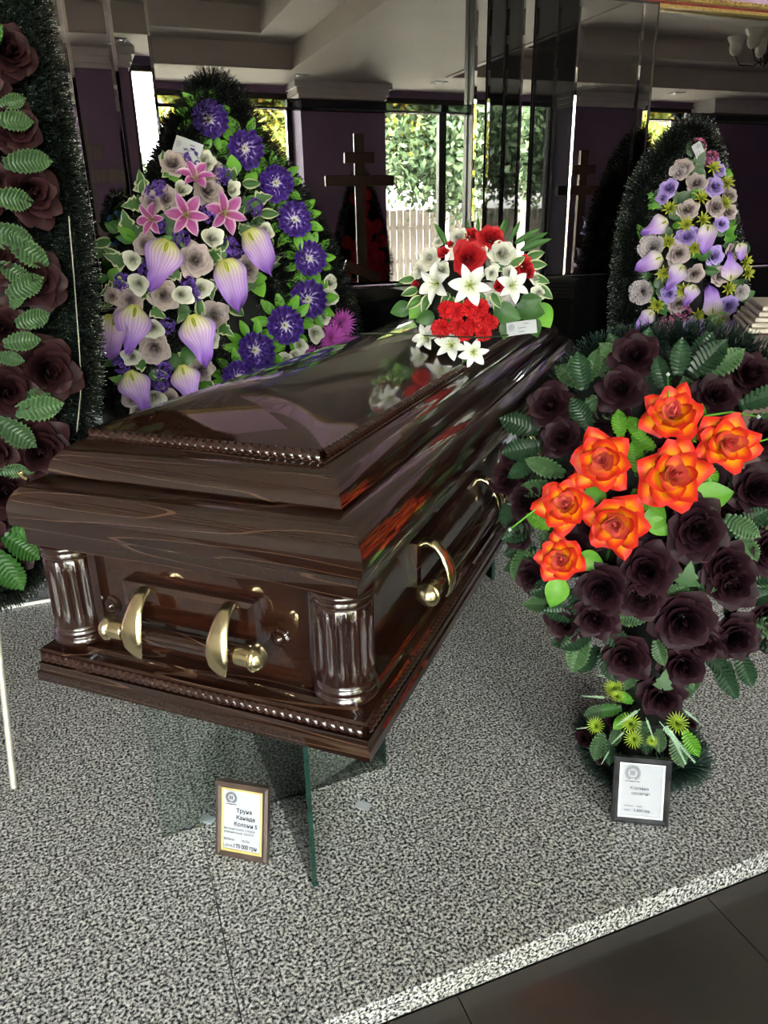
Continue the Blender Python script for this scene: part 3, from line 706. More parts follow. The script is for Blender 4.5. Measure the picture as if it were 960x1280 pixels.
class Arr:
    """an arrangement whose blooms lie on a bulging face: plane p0/nrm, mound centre and radii in photo pixels"""
    def __init__(s, root, p0, nrm, cx, cy, rx, ry, bulge, splay=.8):
        s.root, s.p0, s.n, s.c, s.r, s.b, s.splay = root, np.array(p0, float), unit(nrm), (cx, cy), (rx, ry), bulge, splay
    def at(s, px, py, back=0.):
        dx, dy = (px - s.c[0]) / s.r[0], (py - s.c[1]) / s.r[1]; q = min(1, dx * dx + dy * dy)
        P = hit(px, py, s.p0 + s.n * s.b * math.sqrt(1 - q), s.n); d = unit(ray(px, py)); P = P + d * back
        nr = unit(-d * .55 + s.n * .45 + s.splay * (VR * max(-1, min(1, dx)) - VU * max(-1, min(1, dy))) * .75)
        return P, nr
    def bloom(s, name, key, mat, px, py, rpx, back=0., nrm=None, ang=None, jit=.12):
        P, nr = s.at(px, py, back)
        if nrm is not None: nr = unit(nrm)
        nr = unit(nr + np.array([rg.uniform(-jit, jit) for _ in range(3)]))
        a = rg.uniform(0, 6.28) if ang is None else math.radians(ang); up = VU * math.sin(a) + VR * math.cos(a)
        return put(name, key, mat, s.root, P, nr, up, rpx * depth(P) / F)
    def leaf(s, key, mat, px, py, ang, lpx, back=.015, lift=.25, name='leaf'):
        P, nr = s.at(px, py, back); a = math.radians(ang); up = VU * math.sin(a) + VR * math.cos(a)
        nr = unit(-unit(ray(px, py)) + s.n * .3 + up * lift * -1 + np.array([rg.uniform(-.2, .2) for _ in range(3)]))
        return put(name, key, mat, s.root, P, nr, up, lpx * depth(P) / F)
def rz(k, n): return '%s%d' % (k, rg.randrange(n))
def loop_pts(px, p0, nrm, n=60):
    """closed smooth loop through pixel points laid on a plane"""
    pts = [hit(x, y, p0, nrm) for x, y in px]; k = len(pts); out = []
    for i in range(k):
        a, b_, c, d = pts[i - 1], pts[i], pts[(i + 1) % k], pts[(i + 2) % k]
        for j in range(max(2, n // k)):
            t = j / max(2, n // k)
            out.append(.5 * (2 * b_ + (c - a) * t + (2 * a - 5 * b_ + 4 * c - d) * t * t + (3 * b_ - a - 3 * c + d) * t ** 3))
    return out
def shrink(pts, f):
    c = sum(pts) / len(pts); return [c + (p - c) * f for p in pts]
def backing(root, pts, nrm, name='backing_board', th=.02, mat='backing'):
    n_ = unit(nrm); loc = np.array(root.location); k = len(pts)
    v = [p - loc - n_ * .005 for p in pts] + [p - loc - n_ * (.005 + th) for p in pts]
    f = [tuple(range(k)), tuple(range(k, 2 * k))[::-1]] + [(i, k + i, k + (i + 1) % k, (i + 1) % k) for i in range(k)]
    return build(name, MB().add(v, f), mat, root)
def legs(root, tops, feet, r=.008):
    loc = np.array(root.location)
    for a, b_ in zip(tops, feet): build('stand_leg', MB().tube([np.array(a) - loc, np.array(b_) - loc], r, 8), 'wire', root, 60)

# ------------------------------------------------------------------ purple wreath behind the coffin
def Z3(pts, ox, oy, sc): return [(ox + p[0] / sc, oy + p[1] / sc, *[q / sc for q in p[2:]]) for p in pts]
pw_n = unit((.28, -1, .09)); pw_p = (.5, 2.75, .95)
pw = empty('purple_wreath', (.5, 2.72, 0)); tag(pw, 'teardrop wreath of violet blooms, pink lilies and lilac callas on black tinsel behind the coffin', 'wreath')
outer = [(256, 112), (222, 180), (192, 260), (170, 340), (163, 430), (170, 520), (205, 610), (300, 650), (390, 600), (430, 510), (432, 425), (412, 345), (372, 265), (322, 185), (285, 130)]
lp = loop_pts(outer, pw_p, pw_n, 75)
backing(pw, shrink(lp, .97), pw_n)
for f, d, r in ((1., 15000, .065), (.86, 9000, .05), (.7, 7000, .05), (.52, 6000, .05), (.3, 5000, .05)):
    tinsel('tinsel', [p + pw_n * .02 for p in shrink(lp, f)], r, d, pw, 'tinsel_black' if f < 1 else 'tinsel_dark', int(f * 100), .0009, True)
tinsel('tinsel', [p + pw_n * .045 for p in shrink(lp, .955)], .045, 5500, pw, 'tinsel_black', 4, .0009, True)
legs(pw, [(.3, 2.71, .6), (.62, 2.80, .6), (.5, 2.80, 1.2)], [(.24, 2.62, 0), (.66, 2.74, 0), (.42, 2.98, 0)])
A = Arr(pw, pw_p, pw_n, 225, 350, 125, 200, .17)
E2 = Arr(pw, pw_p, pw_n, 360, 300, 900, 900, .055, .2)
for x, y, r in Z3([(395, 197, 60), (523, 298, 60), (632, 420, 58), (700, 550, 57), (750, 685, 54), (747, 832, 60), (665, 922, 62), (560, 1010, 63), (505, 1105, 55)], 120, 80, 2.8235):
    fo = E2.bloom('ruffled_flower', rz('ruffle', 3), 'ruffle_violet', x, y, r * 1.18, jit=.15)
    n_ = 11
    for k in range(n_):
        a = 2 * PI * k / n_ + rg.uniform(-.1, .1)
        lf = link('leaf', FM['ovate'], fo, 'leaf_collar'); s_ = rg.uniform(.82, .96)
        lf.matrix_local = Matrix.Translation((.70 * math.cos(a), .70 * math.sin(a), -.04 - .10 * (k % 2))) @ Matrix.Rotation(a - PI / 2 + rg.uniform(-.15, .15), 4, 'Z') @ Matrix.Rotation(rg.uniform(-.1, .25), 4, 'X') @ Matrix.Scale(s_, 4)
for x, y, r in Z3([(270, 355, 48), (390, 450, 55), (245, 478, 48), (195, 492, 40), (175, 635, 42), (350, 692, 62), (530, 722, 50), (237, 815, 54), (120, 832, 50), (415, 885, 52), (207, 1000, 58), (370, 1078, 45), (255, 1185, 44), (405, 370, 44), (95, 905, 40), (130, 1180, 40), (60, 820, 30)], 120, 80, 2.8235):
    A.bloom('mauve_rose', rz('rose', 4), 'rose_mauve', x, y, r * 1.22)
for x, y, r in Z3([(385, 345, 32), (300, 447, 28), (475, 445, 28), (407, 617, 36), (590, 590, 28), (130, 690, 30), (152, 775, 34), (302, 813, 34), (372, 790, 32), (202, 930, 33), (130, 1032, 31), (402, 972, 30), (205, 1172, 34), (145, 1222, 28)], 120, 80, 2.8235):
    A.bloom('white_rose', rz('bud', 2), 'rose_white', x, y, r * 1.35, -.02)
for x, y, r in Z3([(825, 773, 26), (820, 825, 30), (800, 893, 26), (772, 948, 30), (718, 992, 27), (668, 1040, 27), (700, 1025, 20)], 120, 80, 2.8235):
    E2.bloom('white_rose', rz('bud', 2), 'rose_white', x, y, r * 1.3)
for x, y, r in Z3([(865, 915, 56), (832, 968, 60), (755, 1035, 46), (880, 985, 40)], 120, 80, 2.8235):
    E2.bloom('aster', 'aster', 'aster', x, y, r)
def callas(arr, L, mat):
    for x, y, ln, a in L:
        P, nr = arr.at(x, y, -.035); up = -(VU * math.sin(math.radians(a)) + VR * math.cos(math.radians(a)))
        o = put('calla_lily', rz('calla', 3), mat, arr.root, P, unit(nr * .6 - unit(ray(x, y)) * .7), up, ln * depth(P) / F)
        link('spadix', FM['spadix'], o)
# (throat x, y, length, direction of the tip in degrees)
callas(A, Z3([(250, 628, 0), (540, 590, 0), (445, 690, 0), (335, 890, 0), (305, 1060, 0), (140, 850, 0), (70, 880, 0), (120, 1085, 0)], 120, 80, 2.8235) and
       [(120 + x / 2.8235, 80 + y / 2.8235, l * 1.08 / 2.8235, a) for x, y, l, a in ((255, 622, 178, 252), (530, 588, 165, 305), (450, 690, 180, 290), (335, 885, 178, 290), (300, 1062, 140, 288), (140, 850, 168, 262), (66, 885, 155, 262), (118, 1082, 150, 292))], 'calla_violet')
for x, y, r, v in [(120 + x / 2.8235, 80 + y / 2.8235, r / 2.8235, v) for x, y, r, v in ((320, 532, 80, (0, 0)), (458, 525, 80, (.35, .1)), (192, 548, 62, (-.6, 0)), (352, 392, 70, (0, .75)))]:
    P, nr = A.at(x, y, -.045); o = put('lily', rz('lily', 2), 'lily_pink', pw, P, unit(-unit(ray(x, y)) + VR * v[0] + VU * v[1]), VU + VR * rg.uniform(-.2, .2), r * depth(P) / F)
    link('stamens', FM['stamens'], o)
for x, y in Z3([(335, 330), (445, 395), (560, 505), (395, 530), (300, 615), (470, 640), (160, 720), (95, 770), (345, 810), (250, 925), (90, 1060), (230, 1130), (225, 440), (430, 400), (240, 1080), (330, 780), (205, 455), (215, 570), (485, 660)], 120, 80, 2.8235):
    A.bloom('statice', rz('cluster', 2), 'statice', x, y, 12.5, -.012)
for x, y, a in Z3([(125, 590, 0), (130, 620, 0), (250, 600, 0), (240, 580, 0), (560, 480, 0), (520, 420, 0), (580, 540, 0), (620, 640, 0), (550, 760, 0), (320, 880, 0), (380, 880, 0), (210, 860, 0), (60, 760, 0), (60, 830, 0), (440, 930, 0), (470, 860, 0), (160, 1060, 0), (200, 1080, 0), (280, 1020, 0), (330, 1040, 0), (160, 490, 0), (420, 660, 0), (430, 690, 0), (280, 730, 0), (390, 760, 0), (180, 800, 0), (480, 780, 0), (110, 1130, 0), (90, 980, 0), (590, 700, 0), (500, 400, 0), (340, 360, 0), (390, 330, 0), (270, 380, 0), (170, 450, 0), (110, 700, 0), (380, 1130, 0), (330, 1000, 0)], 120, 80, 2.8235):
    for q in range(2):
        k = rg.choice(('ivy', 'ivy', 'ovate', 'broad')); A.leaf(k, rg.choice(('leaf_varieg', 'leaf_ivy', 'leaf_varieg', 'leaf_collar')), x + rg.uniform(-5, 5), y + rg.uniform(-5, 5), rg.uniform(0, 360), rg.uniform(17, 26), .005)
for i in range(24):
    a = rg.uniform(0, 6.28); x, y = 225 + 95 * math.cos(a) * rg.uniform(.8, 1.05), 350 + 165 * math.sin(a) * rg.uniform(.8, 1.05)
    A.leaf(rg.choice(('ivy', 'ovate')), rg.choice(('leaf_varieg', 'leaf_ivy')), x, y, -math.degrees(a) + rg.uniform(-40, 40), rg.uniform(18, 26), .02)

# ------------------------------------------------------------------ wreath by the mirror, beyond the basket
rw_n = unit((-.32, -1, .10)); rw_p = (2.78, 3.02, 1.0)
rw = empty('lilac_wreath', (2.78, 2.98, 0)); tag(rw, 'teardrop wreath of lilac callas, mauve roses and yellow-green sprigs leaning at the mirror', 'wreath')
outer = [(858, 168), (822, 205), (797, 255), (785, 320), (780, 400), (785, 480), (825, 540), (880, 540), (910, 480), (913, 400), (905, 320), (890, 240), (875, 182)]
lp = loop_pts(outer, rw_p, rw_n, 65)
backing(rw, shrink(lp, .95), rw_n)
for f, d, r in ((1., 15000, .085), (.86, 8000, .07), (.7, 6000, .06)):
    tinsel('tinsel', [p + rw_n * .02 for p in shrink(lp, f)], r, d, rw, 'tinsel_black', 200 + int(f * 100), .0012, True)
legs(rw, [(2.6, 3.03, .6), (2.95, 3.0, .6)], [(2.55, 2.9, 0), (2.95, 2.9, 0)])
B = Arr(rw, rw_p, rw_n, 868, 330, 78, 160, .16)
S = 4.2667
callas(B, [(760 + x / S, 140 + y / S, l / S, a) for x, y, l, a in ((320, 580, 150, 205), (535, 600, 160, 262), (290, 770, 160, 205), (400, 815, 150, 238), (560, 1080, 165, 100), (240, 1060, 130, 228), (655, 900, 150, 100), (460, 920, 120, 250), (620, 1200, 130, 70), (700, 700, 100, 280))], 'calla_pale')
for x, y, r in Z3([(470, 385, 55), (395, 305, 55), (420, 525, 60), (570, 510, 55), (375, 755, 62), (670, 745, 50), (460, 862, 50), (590, 872, 50), (640, 450, 48), (640, 535, 48), (600, 1115, 55), (375, 1020, 55), (480, 200, 40)], 760, 140, S):
    B.bloom('mauve_rose', rz('rose', 4), 'rose_mauve', x, y, r * 1.22)
for x, y, r in Z3([(235, 725, 62), (185, 955, 60), (560, 1200, 55), (700, 960, 40), (370, 330, 40)], 760, 140, S):
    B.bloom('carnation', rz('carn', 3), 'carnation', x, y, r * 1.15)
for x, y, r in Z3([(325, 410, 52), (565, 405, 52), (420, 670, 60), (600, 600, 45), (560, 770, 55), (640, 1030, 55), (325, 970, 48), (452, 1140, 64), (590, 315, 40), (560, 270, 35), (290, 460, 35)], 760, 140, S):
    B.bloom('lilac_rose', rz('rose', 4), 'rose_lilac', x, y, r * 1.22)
for x, y in Z3([(330, 515), (495, 460), (415, 600), (505, 575), (460, 725), (320, 690), (295, 860), (640, 940), (400, 950), (480, 1080), (730, 1080), (600, 1130), (630, 380), (620, 490), (730, 800), (260, 1030), (560, 300), (740, 860), (700, 1130)], 760, 140, S):
    B.bloom('yellow_sprig', 'spiky', 'spike_yellow', x, y, 11, -.02)
for x, y in Z3([(315, 1130), (400, 1075), (280, 1160), (540, 250), (475, 185)], 760, 140, S): B.bloom('pink_statice', rz('cluster', 2), 'pink_cluster', x, y, 12, -.01)
for x, y in Z3([(250, 440), (440, 240), (500, 310), (630, 650), (570, 755), (270, 930), (220, 995), (690, 570), (140, 1080), (240, 480), (480, 280), (380, 470), (350, 570), (480, 780), (510, 840), (650, 690), (700, 900), (690, 1000), (540, 1120), (280, 1050), (150, 850), (600, 320), (440, 450), (340, 620), (200, 680), (740, 700), (150, 1150), (350, 900)], 760, 140, S):
    for q in range(2): B.leaf(rg.choice(('ivy', 'ovate', 'broad')), rg.choice(('leaf_ivy', 'leaf_collar', 'leaf_frost')), x + rg.uniform(-3, 3), y + rg.uniform(-3, 3), rg.uniform(0, 360), rg.uniform(14, 22), .005)

# ------------------------------------------------------------------ red and white bouquet on the lid
bq_b = cw(-.24, 1.10, .572)
bq = empty('bouquet', tuple(bq_b)); tag(bq, 'round bouquet of red roses and white lilies lying on the coffin lid', 'bouquet')
bq_n = unit((-.42, -.9, .22))
Cb = Arr(bq, bq_b + np.array([0, 0, .12]), bq_n, 600, 365, 100, 95, .15, .95)
# foam core under the blooms
cm_ = MB(); cm_.lathe([(.02, -.0), (.07, .003), (.095, .04), (.10, .09), (.09, .14), (.06, .18), (.02, .195)], 20)
o = build('foam_core', cm_, 'foam', bq, 60); o.location = (.03, .0, .002)
S = 4.3636
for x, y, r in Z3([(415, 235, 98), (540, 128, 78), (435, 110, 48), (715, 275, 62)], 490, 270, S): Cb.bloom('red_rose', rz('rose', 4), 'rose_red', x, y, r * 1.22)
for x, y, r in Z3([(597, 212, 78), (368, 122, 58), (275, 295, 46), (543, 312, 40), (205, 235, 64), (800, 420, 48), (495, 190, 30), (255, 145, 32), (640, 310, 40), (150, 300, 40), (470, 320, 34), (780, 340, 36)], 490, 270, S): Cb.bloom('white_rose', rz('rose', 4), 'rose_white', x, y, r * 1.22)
for x, y, r in Z3([(285, 210, 36), (580, 390, 32), (740, 310, 36), (130, 375, 24), (320, 160, 22)], 490, 270, S): Cb.bloom('red_bud', rz('bud', 2), 'rose_red', x, y, r * 1.22)
for x, y, r, v in ((425, 378, 122, (0, 0)), (232, 368, 112, (-.75, .0)), (660, 378, 102, (.45, .1)), (322, 700, 98, (-.1, -.15)), (185, 662, 92, (-.7, .1)), (445, 745, 88, (.1, -.6))):
    x, y, r = 490 + x / S, 270 + y / S, r / S
    P, nr = Cb.at(x, y, -.03 if y < 400 else -.02); o = put('lily', rz('lily', 2), 'lily_white', bq, P, unit(-unit(ray(x, y)) + VR * v[0] + VU * v[1] + (np.array([0, 0, .35]) if y > 410 else 0)), VU + VR * rg.uniform(-.4, .4), r * depth(P) / F)
    link('stamens', FM['stamens'], o)
for x, y in Z3([(300, 510), (420, 500), (500, 560), (440, 590), (270, 610), (400, 640), (500, 640), (540, 580), (350, 520), (480, 500), (360, 600)], 490, 270, S): Cb.bloom('azalea', rz('ruffle', 3), 'azalea_red', x, y, rg.uniform(10, 14), -.02)
for x, y, a, l in ((100, 490, 200, 26), (170, 470, 230, 26), (380, 560, 160, 26), (560, 510, 340, 34), (680, 500, 350, 36), (790, 480, 300, 34), (640, 570, 250, 24), (760, 560, 290, 24), (700, 470, 10, 26), (230, 540, 200, 24)):
    Cb.leaf('broad', rg.choice(('leaf_collar', 'leaf_ivy')), 490 + x / S, 270 + y / S, a, l, .0)
for x, y, a, l in ((160, 440, 220, 24), (200, 430, 250, 24), (370, 430, 270, 20), (490, 420, 280, 20), (545, 420, 300, 22), (590, 440, 250, 20), (730, 230, 20, 24), (740, 265, 0, 24), (770, 330, 340, 22), (790, 380, 320, 26), (310, 420, 240, 20), (330, 440, 255, 20), (620, 290, 160, 22), (640, 270, 30, 22), (300, 640, 120, 16), (390, 770, 300, 16), (120, 340, 190, 20), (140, 400, 200, 22)):
    Cb.leaf('ovate', 'leaf_varieg', 490 + x / S, 270 + y / S, a, l, .0)
for x, y, a, l in ((300, 160, 120, 24), (640, 130, 60, 20), (670, 150, 30, 26), (700, 190, 20, 30), (580, 110, 70, 16), (470, 90, 90, 14), (420, 85, 100, 12), (610, 110, 80, 18), (720, 150, 25, 24), (90, 350, 200, 14)):
    Cb.leaf('long', 'leaf_ivy', 490 + x / S, 270 + y / S, a, l * 1.3, .0)
build('foam_spray', MB().tube([(-.12, -.1, .02), (-.2, -.12, .03), (-.27, -.13, .035)], .002, 5).tube([(-.1, -.14, .02), (.02, -.25, .02), (.06, -.3, .03)], .002, 5), 'leaf_dark', bq)
for o in bq.children: pass

# ------------------------------------------------------------------ basket of dark velvet roses
bk_n = unit((-.47, -.82, .33)); bk_p = (1.22, 1.37, .55)
bk = empty('rose_basket', (1.16, 1.24, 0)); tag(bk, 'standing basket of near-black velvet roses and fern leaves on the granite', 'flower basket')
K = Arr(bk, bk_p, bk_n, 830, 650, 200, 245, .16, .75)
S = 2.8235
dark = Z3([(490, 190, 92), (440, 305, 85), (195, 360, 88), (235, 475, 75), (45, 622, 68), (110, 692, 66), (770, 330, 85), (885, 258, 92), (945, 470, 75), (912, 655, 100), (60, 540, 55)], 620, 380, S)
dark += Z3([(690, 375, 118), (505, 515, 118), (345, 585, 108), (815, 560, 108), (640, 700, 126), (955, 450, 95), (830, 765, 98), (640, 865, 92), (430, 838, 95), (205, 715, 80), (80, 540, 70), (945, 690, 68), (560, 985, 92), (30, 380, 60)], 640, 540, 3)
dark += [(985, 600, 36), (985, 530, 34), (975, 700, 34), (1000, 450, 36), (960, 790, 30), (905, 705, 34), (870, 650, 34), (800, 745, 32), (745, 770, 30), (880, 800, 28)]
for i, (x, y, r) in enumerate(dark): K.bloom('velvet_rose', rz('rose', 4), 'rose_dark', x, y, r * 1.2)
core = MB(); core.lathe([(.05, 0.05), (.06, .10), (.05, .2), (.10, .32), (.2, .48), (.25, .62), (.24, .78), (.17, .92), (.05, 1.0)], 20)
core.v = [(p[0] * .95 + .06 + .10 * p[2], p[1] * .8 + .07 + .30 * p[2], p[2]) for p in core.v]
o = build('foam_core', core, 'foam', bk, 60)
foot = MB(); foot.lathe([(.105, 0), (.11, .012), (.10, .03), (.06, .06), (.045, .10), (.045, .16)], 24); build('basket_foot', foot, 'foam', bk, 60)
for x, y, a, l in ((310, 300, 100, 42), (330, 270, 75, 36), (600, 310, 105, 42), (640, 250, 85, 40), (690, 230, 60, 46), (740, 250, 35, 46), (690, 250, 45, 50), (330, 330, 300, 46), (150, 450, 160, 46), (160, 500, 190, 44), (150, 540, 215, 40), (240, 600, 160, 44), (330, 440, 120, 40), (440, 200, 140, 30), (560, 590, 250, 36),
                   (500, 610, 60, 36), (820, 700, 60, 44), (840, 790, 30, 40), (860, 760, 250, 40), (330, 1150, 200, 44), (360, 1140, 330, 40), (260, 1010, 300, 40), (130, 790, 200, 36), (100, 860, 250, 36), (240, 980, 200, 40), (620, 1020, 160, 34), (720, 1000, 20, 28), (300, 1180, 260, 40), (860, 360, 20, 50), (900, 400, 350, 50), (930, 1010, 30, 40), (900, 1150, 330, 46), (950, 1090, 340, 50), (870, 1060, 20, 36), (40, 570, 95, 26), (40, 700, 265, 28), (200, 640, 190, 40)):
    K.leaf(rg.choice(('fern', 'fern2')), rg.choice(('leaf_dark', 'leaf_dark', 'leaf_frost')), 620 + x / S, 380 + y / S, a, l * 1.15, .01)
for x, y, a, l in ((300, 745, 210, 42), (275, 760, 250, 46), (330, 830, 300, 36), (250, 690, 170, 40), (720, 840, 330, 40), (760, 860, 300, 46), (880, 740, 10, 46), (920, 730, 330, 40), (540, 780, 290, 30), (800, 320, 330, 42), (850, 380, 300, 40), (660, 580, 200, 36), (500, 700, 180, 34), (900, 560, 20, 36), (700, 590, 20, 28), (560, 740, 340, 30), (850, 830, 290, 40)):
    K.leaf(rg.choice(('fern', 'fern', 'fern2')), rg.choice(('leaf_frost', 'leaf_dark', 'leaf_frost')), 640 + x / 3, 540 + y / 3, a, l * 1.1, .0)
K.leaf('ivy', 'leaf_ivy', 640 + 655 / 3, 540 + 570 / 3, 80, 30, -.03); K.leaf('ivy', 'leaf_ivy', 640 + 565 / 3, 540 + 960 / 3, 80, 24, -.06)
for x, y in ((760, 520), (800, 560), (830, 570), (790, 640), (740, 600), (880, 600), (870, 540), (720, 690), (745, 660), (810, 700), (900, 640)): K.bloom('velvet_rose', rz('rose', 4), 'rose_dark', x, y, 36, .05)
for i in range(26):
    a = rg.uniform(0, 6.28); K.leaf(rg.choice(('fern', 'fern2')), rg.choice(('leaf_dark', 'leaf_frost')), 830 + 165 * math.cos(a), 640 + 195 * math.sin(a), -math.degrees(a) + rg.uniform(-35, 35), rg.uniform(34, 48), .04)
for i in range(46):
    a = rg.uniform(0, 6.28); q = rg.random() ** .5; K.leaf(rg.choice(('fern', 'fern2')), rg.choice(('leaf_dark', 'leaf_dark', 'leaf_frost')), 825 + 150 * q * math.cos(a), 650 + 190 * q * math.sin(a), rg.uniform(0, 360), rg.uniform(34, 46), .06)
# collar of green at the foot
fp = np.array([1.15, 1.22, .10]); Lw = Arr(bk, fp, unit((-.5, -.8, .35)), 800, 920, 95, 70, .09, .8)
S = 4.174
for x, y, r in Z3([(325, 130, 46), (432, 95, 28), (230, 320, 38), (410, 310, 45), (650, 310, 48), (425, 390, 40), (520, 400, 25), (340, 170, 30)], 690, 830, S): Lw.bloom('green_puff', 'puff', 'puff_green', x, y, r * 1.35, -.03)
for x, y, a, l in ((290, 175, 178, 32), (390, 72, 176, 38), (460, 235, 215, 36), (560, 300, 310, 62), (680, 230, 320, 32), (300, 450, 240, 20), (380, 350, 225, 24), (490, 280, 290, 28), (600, 320, 295, 50), (190, 330, 190, 16)):
    Lw.leaf('frond', 'spike_mint', 690 + x / S, 830 + y / S, a, l, -.05, .1, 'mint_frond')
for x, y, a, l, mt in ((300, 230, 200, 34, 'leaf_frost'), (360, 230, 190, 30, 'leaf_ivy'), (260, 360, 255, 36, 'leaf_frost'), (470, 300, 270, 34, 'leaf_frost'), (560, 340, 270, 30, 'leaf_frost'), (630, 390, 290, 36, 'leaf_frost'), (690, 350, 300, 34, 'leaf_bright'), (420, 200, 150, 26, 'leaf_collar'), (390, 260, 230, 26, 'leaf_collar'), (350, 330, 250, 26, 'leaf_frost'), (690, 180, 60, 22, 'leaf_frost'), (560, 390, 200, 30, 'leaf_collar'), (300, 400, 270, 30, 'leaf_dark'), (480, 380, 280, 26, 'leaf_dark')):
    Lw.leaf('fern', mt, 690 + x / S, 830 + y / S, a, l, .0)
for x, y, r in Z3([(170, 380, 60), (320, 290, 50), (620, 450, 60), (720, 310, 40), (270, 480, 50)], 690, 830, S): Lw.bloom('velvet_rose', 'bud0', 'rose_dark', x, y, r, .03)
pts = [(1.17 + .125 * math.cos(a), 1.26 + .125 * math.sin(a), .05 + .02 * math.sin(3 * a)) for a in [2 * PI * i / 40 for i in range(40)]]
tinsel('tinsel', pts, .05, 9000, bk, 'tinsel_green', 31, .0011, True)
pts = [hit(x, y, np.array(bk_p) - bk_n * .03, bk_n) for x, y in ((700, 480), (740, 440), (800, 425), (860, 420), (920, 430), (960, 450))]
tinsel('tinsel', pts, .05, 5000, bk, 'tinsel_green', 32, .0011)

# spray of orange roses pushed into the basket
P0 = K.at(790, 600)[0]
sp = empty('orange_rose_spray', tuple(P0 + np.array([0, 0, -.15]))); tag(sp, 'spray of orange and yellow roses with bright green leaves tucked among dark roses', 'flower spray')
G = Arr(sp, np.array(bk_p) + bk_n * .055, bk_n, 800, 630, 210, 250, .16, .45)
S = 2.8235
for x, y, r in Z3([(622, 395, 112), (378, 555, 122), (622, 608, 132), (812, 492, 112), (245, 712, 110), (425, 775, 118), (228, 898, 92)], 620, 380, S):
    G.bloom('orange_rose', rz('orose', 3), 'rose_orange', x, y, r * 1.12, jit=.2)
for x, y, a, l, k in ((440, 470, 95, 36, 'fern'), (520, 480, 120, 36, 'fern'), (560, 510, 150, 34, 'fern'), (640, 500, 40, 44, 'fern'), (500, 590, 100, 40, 'fern'), (430, 620, 130, 30, 'fern'), (480, 660, 330, 34, 'fern'), (600, 520, 230, 30, 'fern'), (190, 790, 150, 34, 'fern'), (700, 690, 10, 46, 'broad'), (540, 790, 60, 34, 'broad'), (540, 760, 320, 30, 'broad'), (340, 720, 80, 36, 'broad'), (230, 970, 250, 38, 'broad'), (290, 890, 340, 34, 'broad'), (560, 700, 200, 24, 'fern'), (740, 560, 290, 34, 'fern'), (700, 430, 70, 30, 'fern')):
    G.leaf(k, 'leaf_bright', 620 + x / S, 380 + y / S, a, l, .05, .1)
loc = np.array(sp.location)
for a, b_, c in (((690, 620), (665, 640), (637, 662)), ((880, 520), (915, 515), (948, 521)), ((930, 565), (945, 553), (962, 548)), ((835, 510), (835, 490), (835, 468))):
    pp = [G.at(*a)[0] - loc, G.at(*b_)[0] - unit(ray(*b_)) * .02 - loc, G.at(*c)[0] - unit(ray(*c)) * .02 - loc]
    o = build('tendril', MB().tube(pp, [.0028, .0022, .0016], 6), 'leaf_collar', sp, 60)
    link('tip_star', MB().lathe([(.001, -.005), (.005, 0), (.001, .005)], 6, tuple(pp[2])).mesh('tip_star', ['paper']), o)
for x, y in ((840, 520), (755, 575), (840, 595), (905, 555), (707, 632), (770, 655), (700, 698)):
    a = G.at(x, y, .06)[0]; build('stem', MB().tube([a - loc, a - loc + np.array([.03, .06, -.12])], .004, 6), 'leaf_ivy', sp)

# ------------------------------------------------------------------ dark rose wreath by the left pilaster
lw_n = unit((.10, -1, .06)); lw_p = (-.2, 2.02, 1.0)
lw = empty('dark_rose_wreath', (-.36, 1.98, 0)); tag(lw, 'tall wreath of burgundy-black roses and green leaves edged in frosted black tinsel', 'wreath')
right = [(8, -70), (30, 0), (52, 90), (70, 180), (86, 270), (98, 360), (103, 450), (97, 540), (80, 620), (52, 690), (8, 735)]
rp = [hit(x, y, lw_p, lw_n) for x, y in right]; XM = -.40
lp = rp + [np.array([2 * XM - p[0], p[1] - .2 * (XM - p[0]) * 0, p[2]]) for p in rp[::-1]]
lp = [p if p[0] > XM - .0 else np.array([p[0], lw_p[1] + (p[0] - lw_p[0]) * .10 + (p[2] - 1) * .06, p[2]]) for p in lp]
def dense(pts, n=6):
    k = len(pts); out = []
    for i in range(k):
        a, b_, c, d = pts[i - 1], pts[i], pts[(i + 1) % k], pts[(i + 2) % k]
        for j in range(n):
            t = j / n; out.append(.5 * (2 * b_ + (c - a) * t + (2 * a - 5 * b_ + 4 * c - d) * t * t + (3 * b_ - a - 3 * c + d) * t ** 3))
    return out
lp = dense(lp, 4); backing(lw, shrink(lp, .93), lw_n)
for f, d, r, mt in ((1., 13000, .052, 'tinsel_black'), (.90, 9000, .05, 'tinsel_green'), (.80, 6000, .05, 'tinsel_black'), (.65, 3000, .05, 'tinsel_dark')):
    tinsel('tinsel', [p + lw_n * .02 for p in shrink(lp, f)], r, d, lw, mt, 300 + int(f * 100), .0010, True)
wire = [hit(x, y, np.array(lw_p) + lw_n * .07, lw_n) - np.array(lw.location) for x, y in ((86, 270), (92, 340), (98, 420), (102, 480), (96, 540))]
build('wire', MB().tube(wire, .0016, 6), 'wire', lw, 60)
legs(lw, [(-.33, 1.99, .46), (-.52, 1.99, .5)], [(-.348, 1.775, 0), (-.60, 1.80, 0)], .008)
legs(lw, [(-.42, 2.03, 1.2)], [(-.42, 2.32, 0)], .006)
Wl = Arr(lw, lw_p, lw_n, -40, 380, 160, 420, .13, .5)
for x, y, r in ((8, 66, 38), (-30, 110, 38), (16, 158, 36), (36, 242, 42), (-20, 230, 40), (42, 350, 42), (-8, 320, 40), (5, 410, 38), (58, 462, 44), (8, 488, 42), (48, 560, 46), (-10, 560, 42), (5, 610, 44), (40, 640, 38), (-40, 430, 42), (-50, 520, 42), (-30, 660, 40), (-60, 300, 40), (-60, 180, 40), (-90, 400, 42), (-90, 520, 42), (20, 690, 30), (-40, 0, 38)):
    Wl.bloom('dark_rose', rz('rose', 4), 'rose_dark_warm', x, y, r * 1.12)
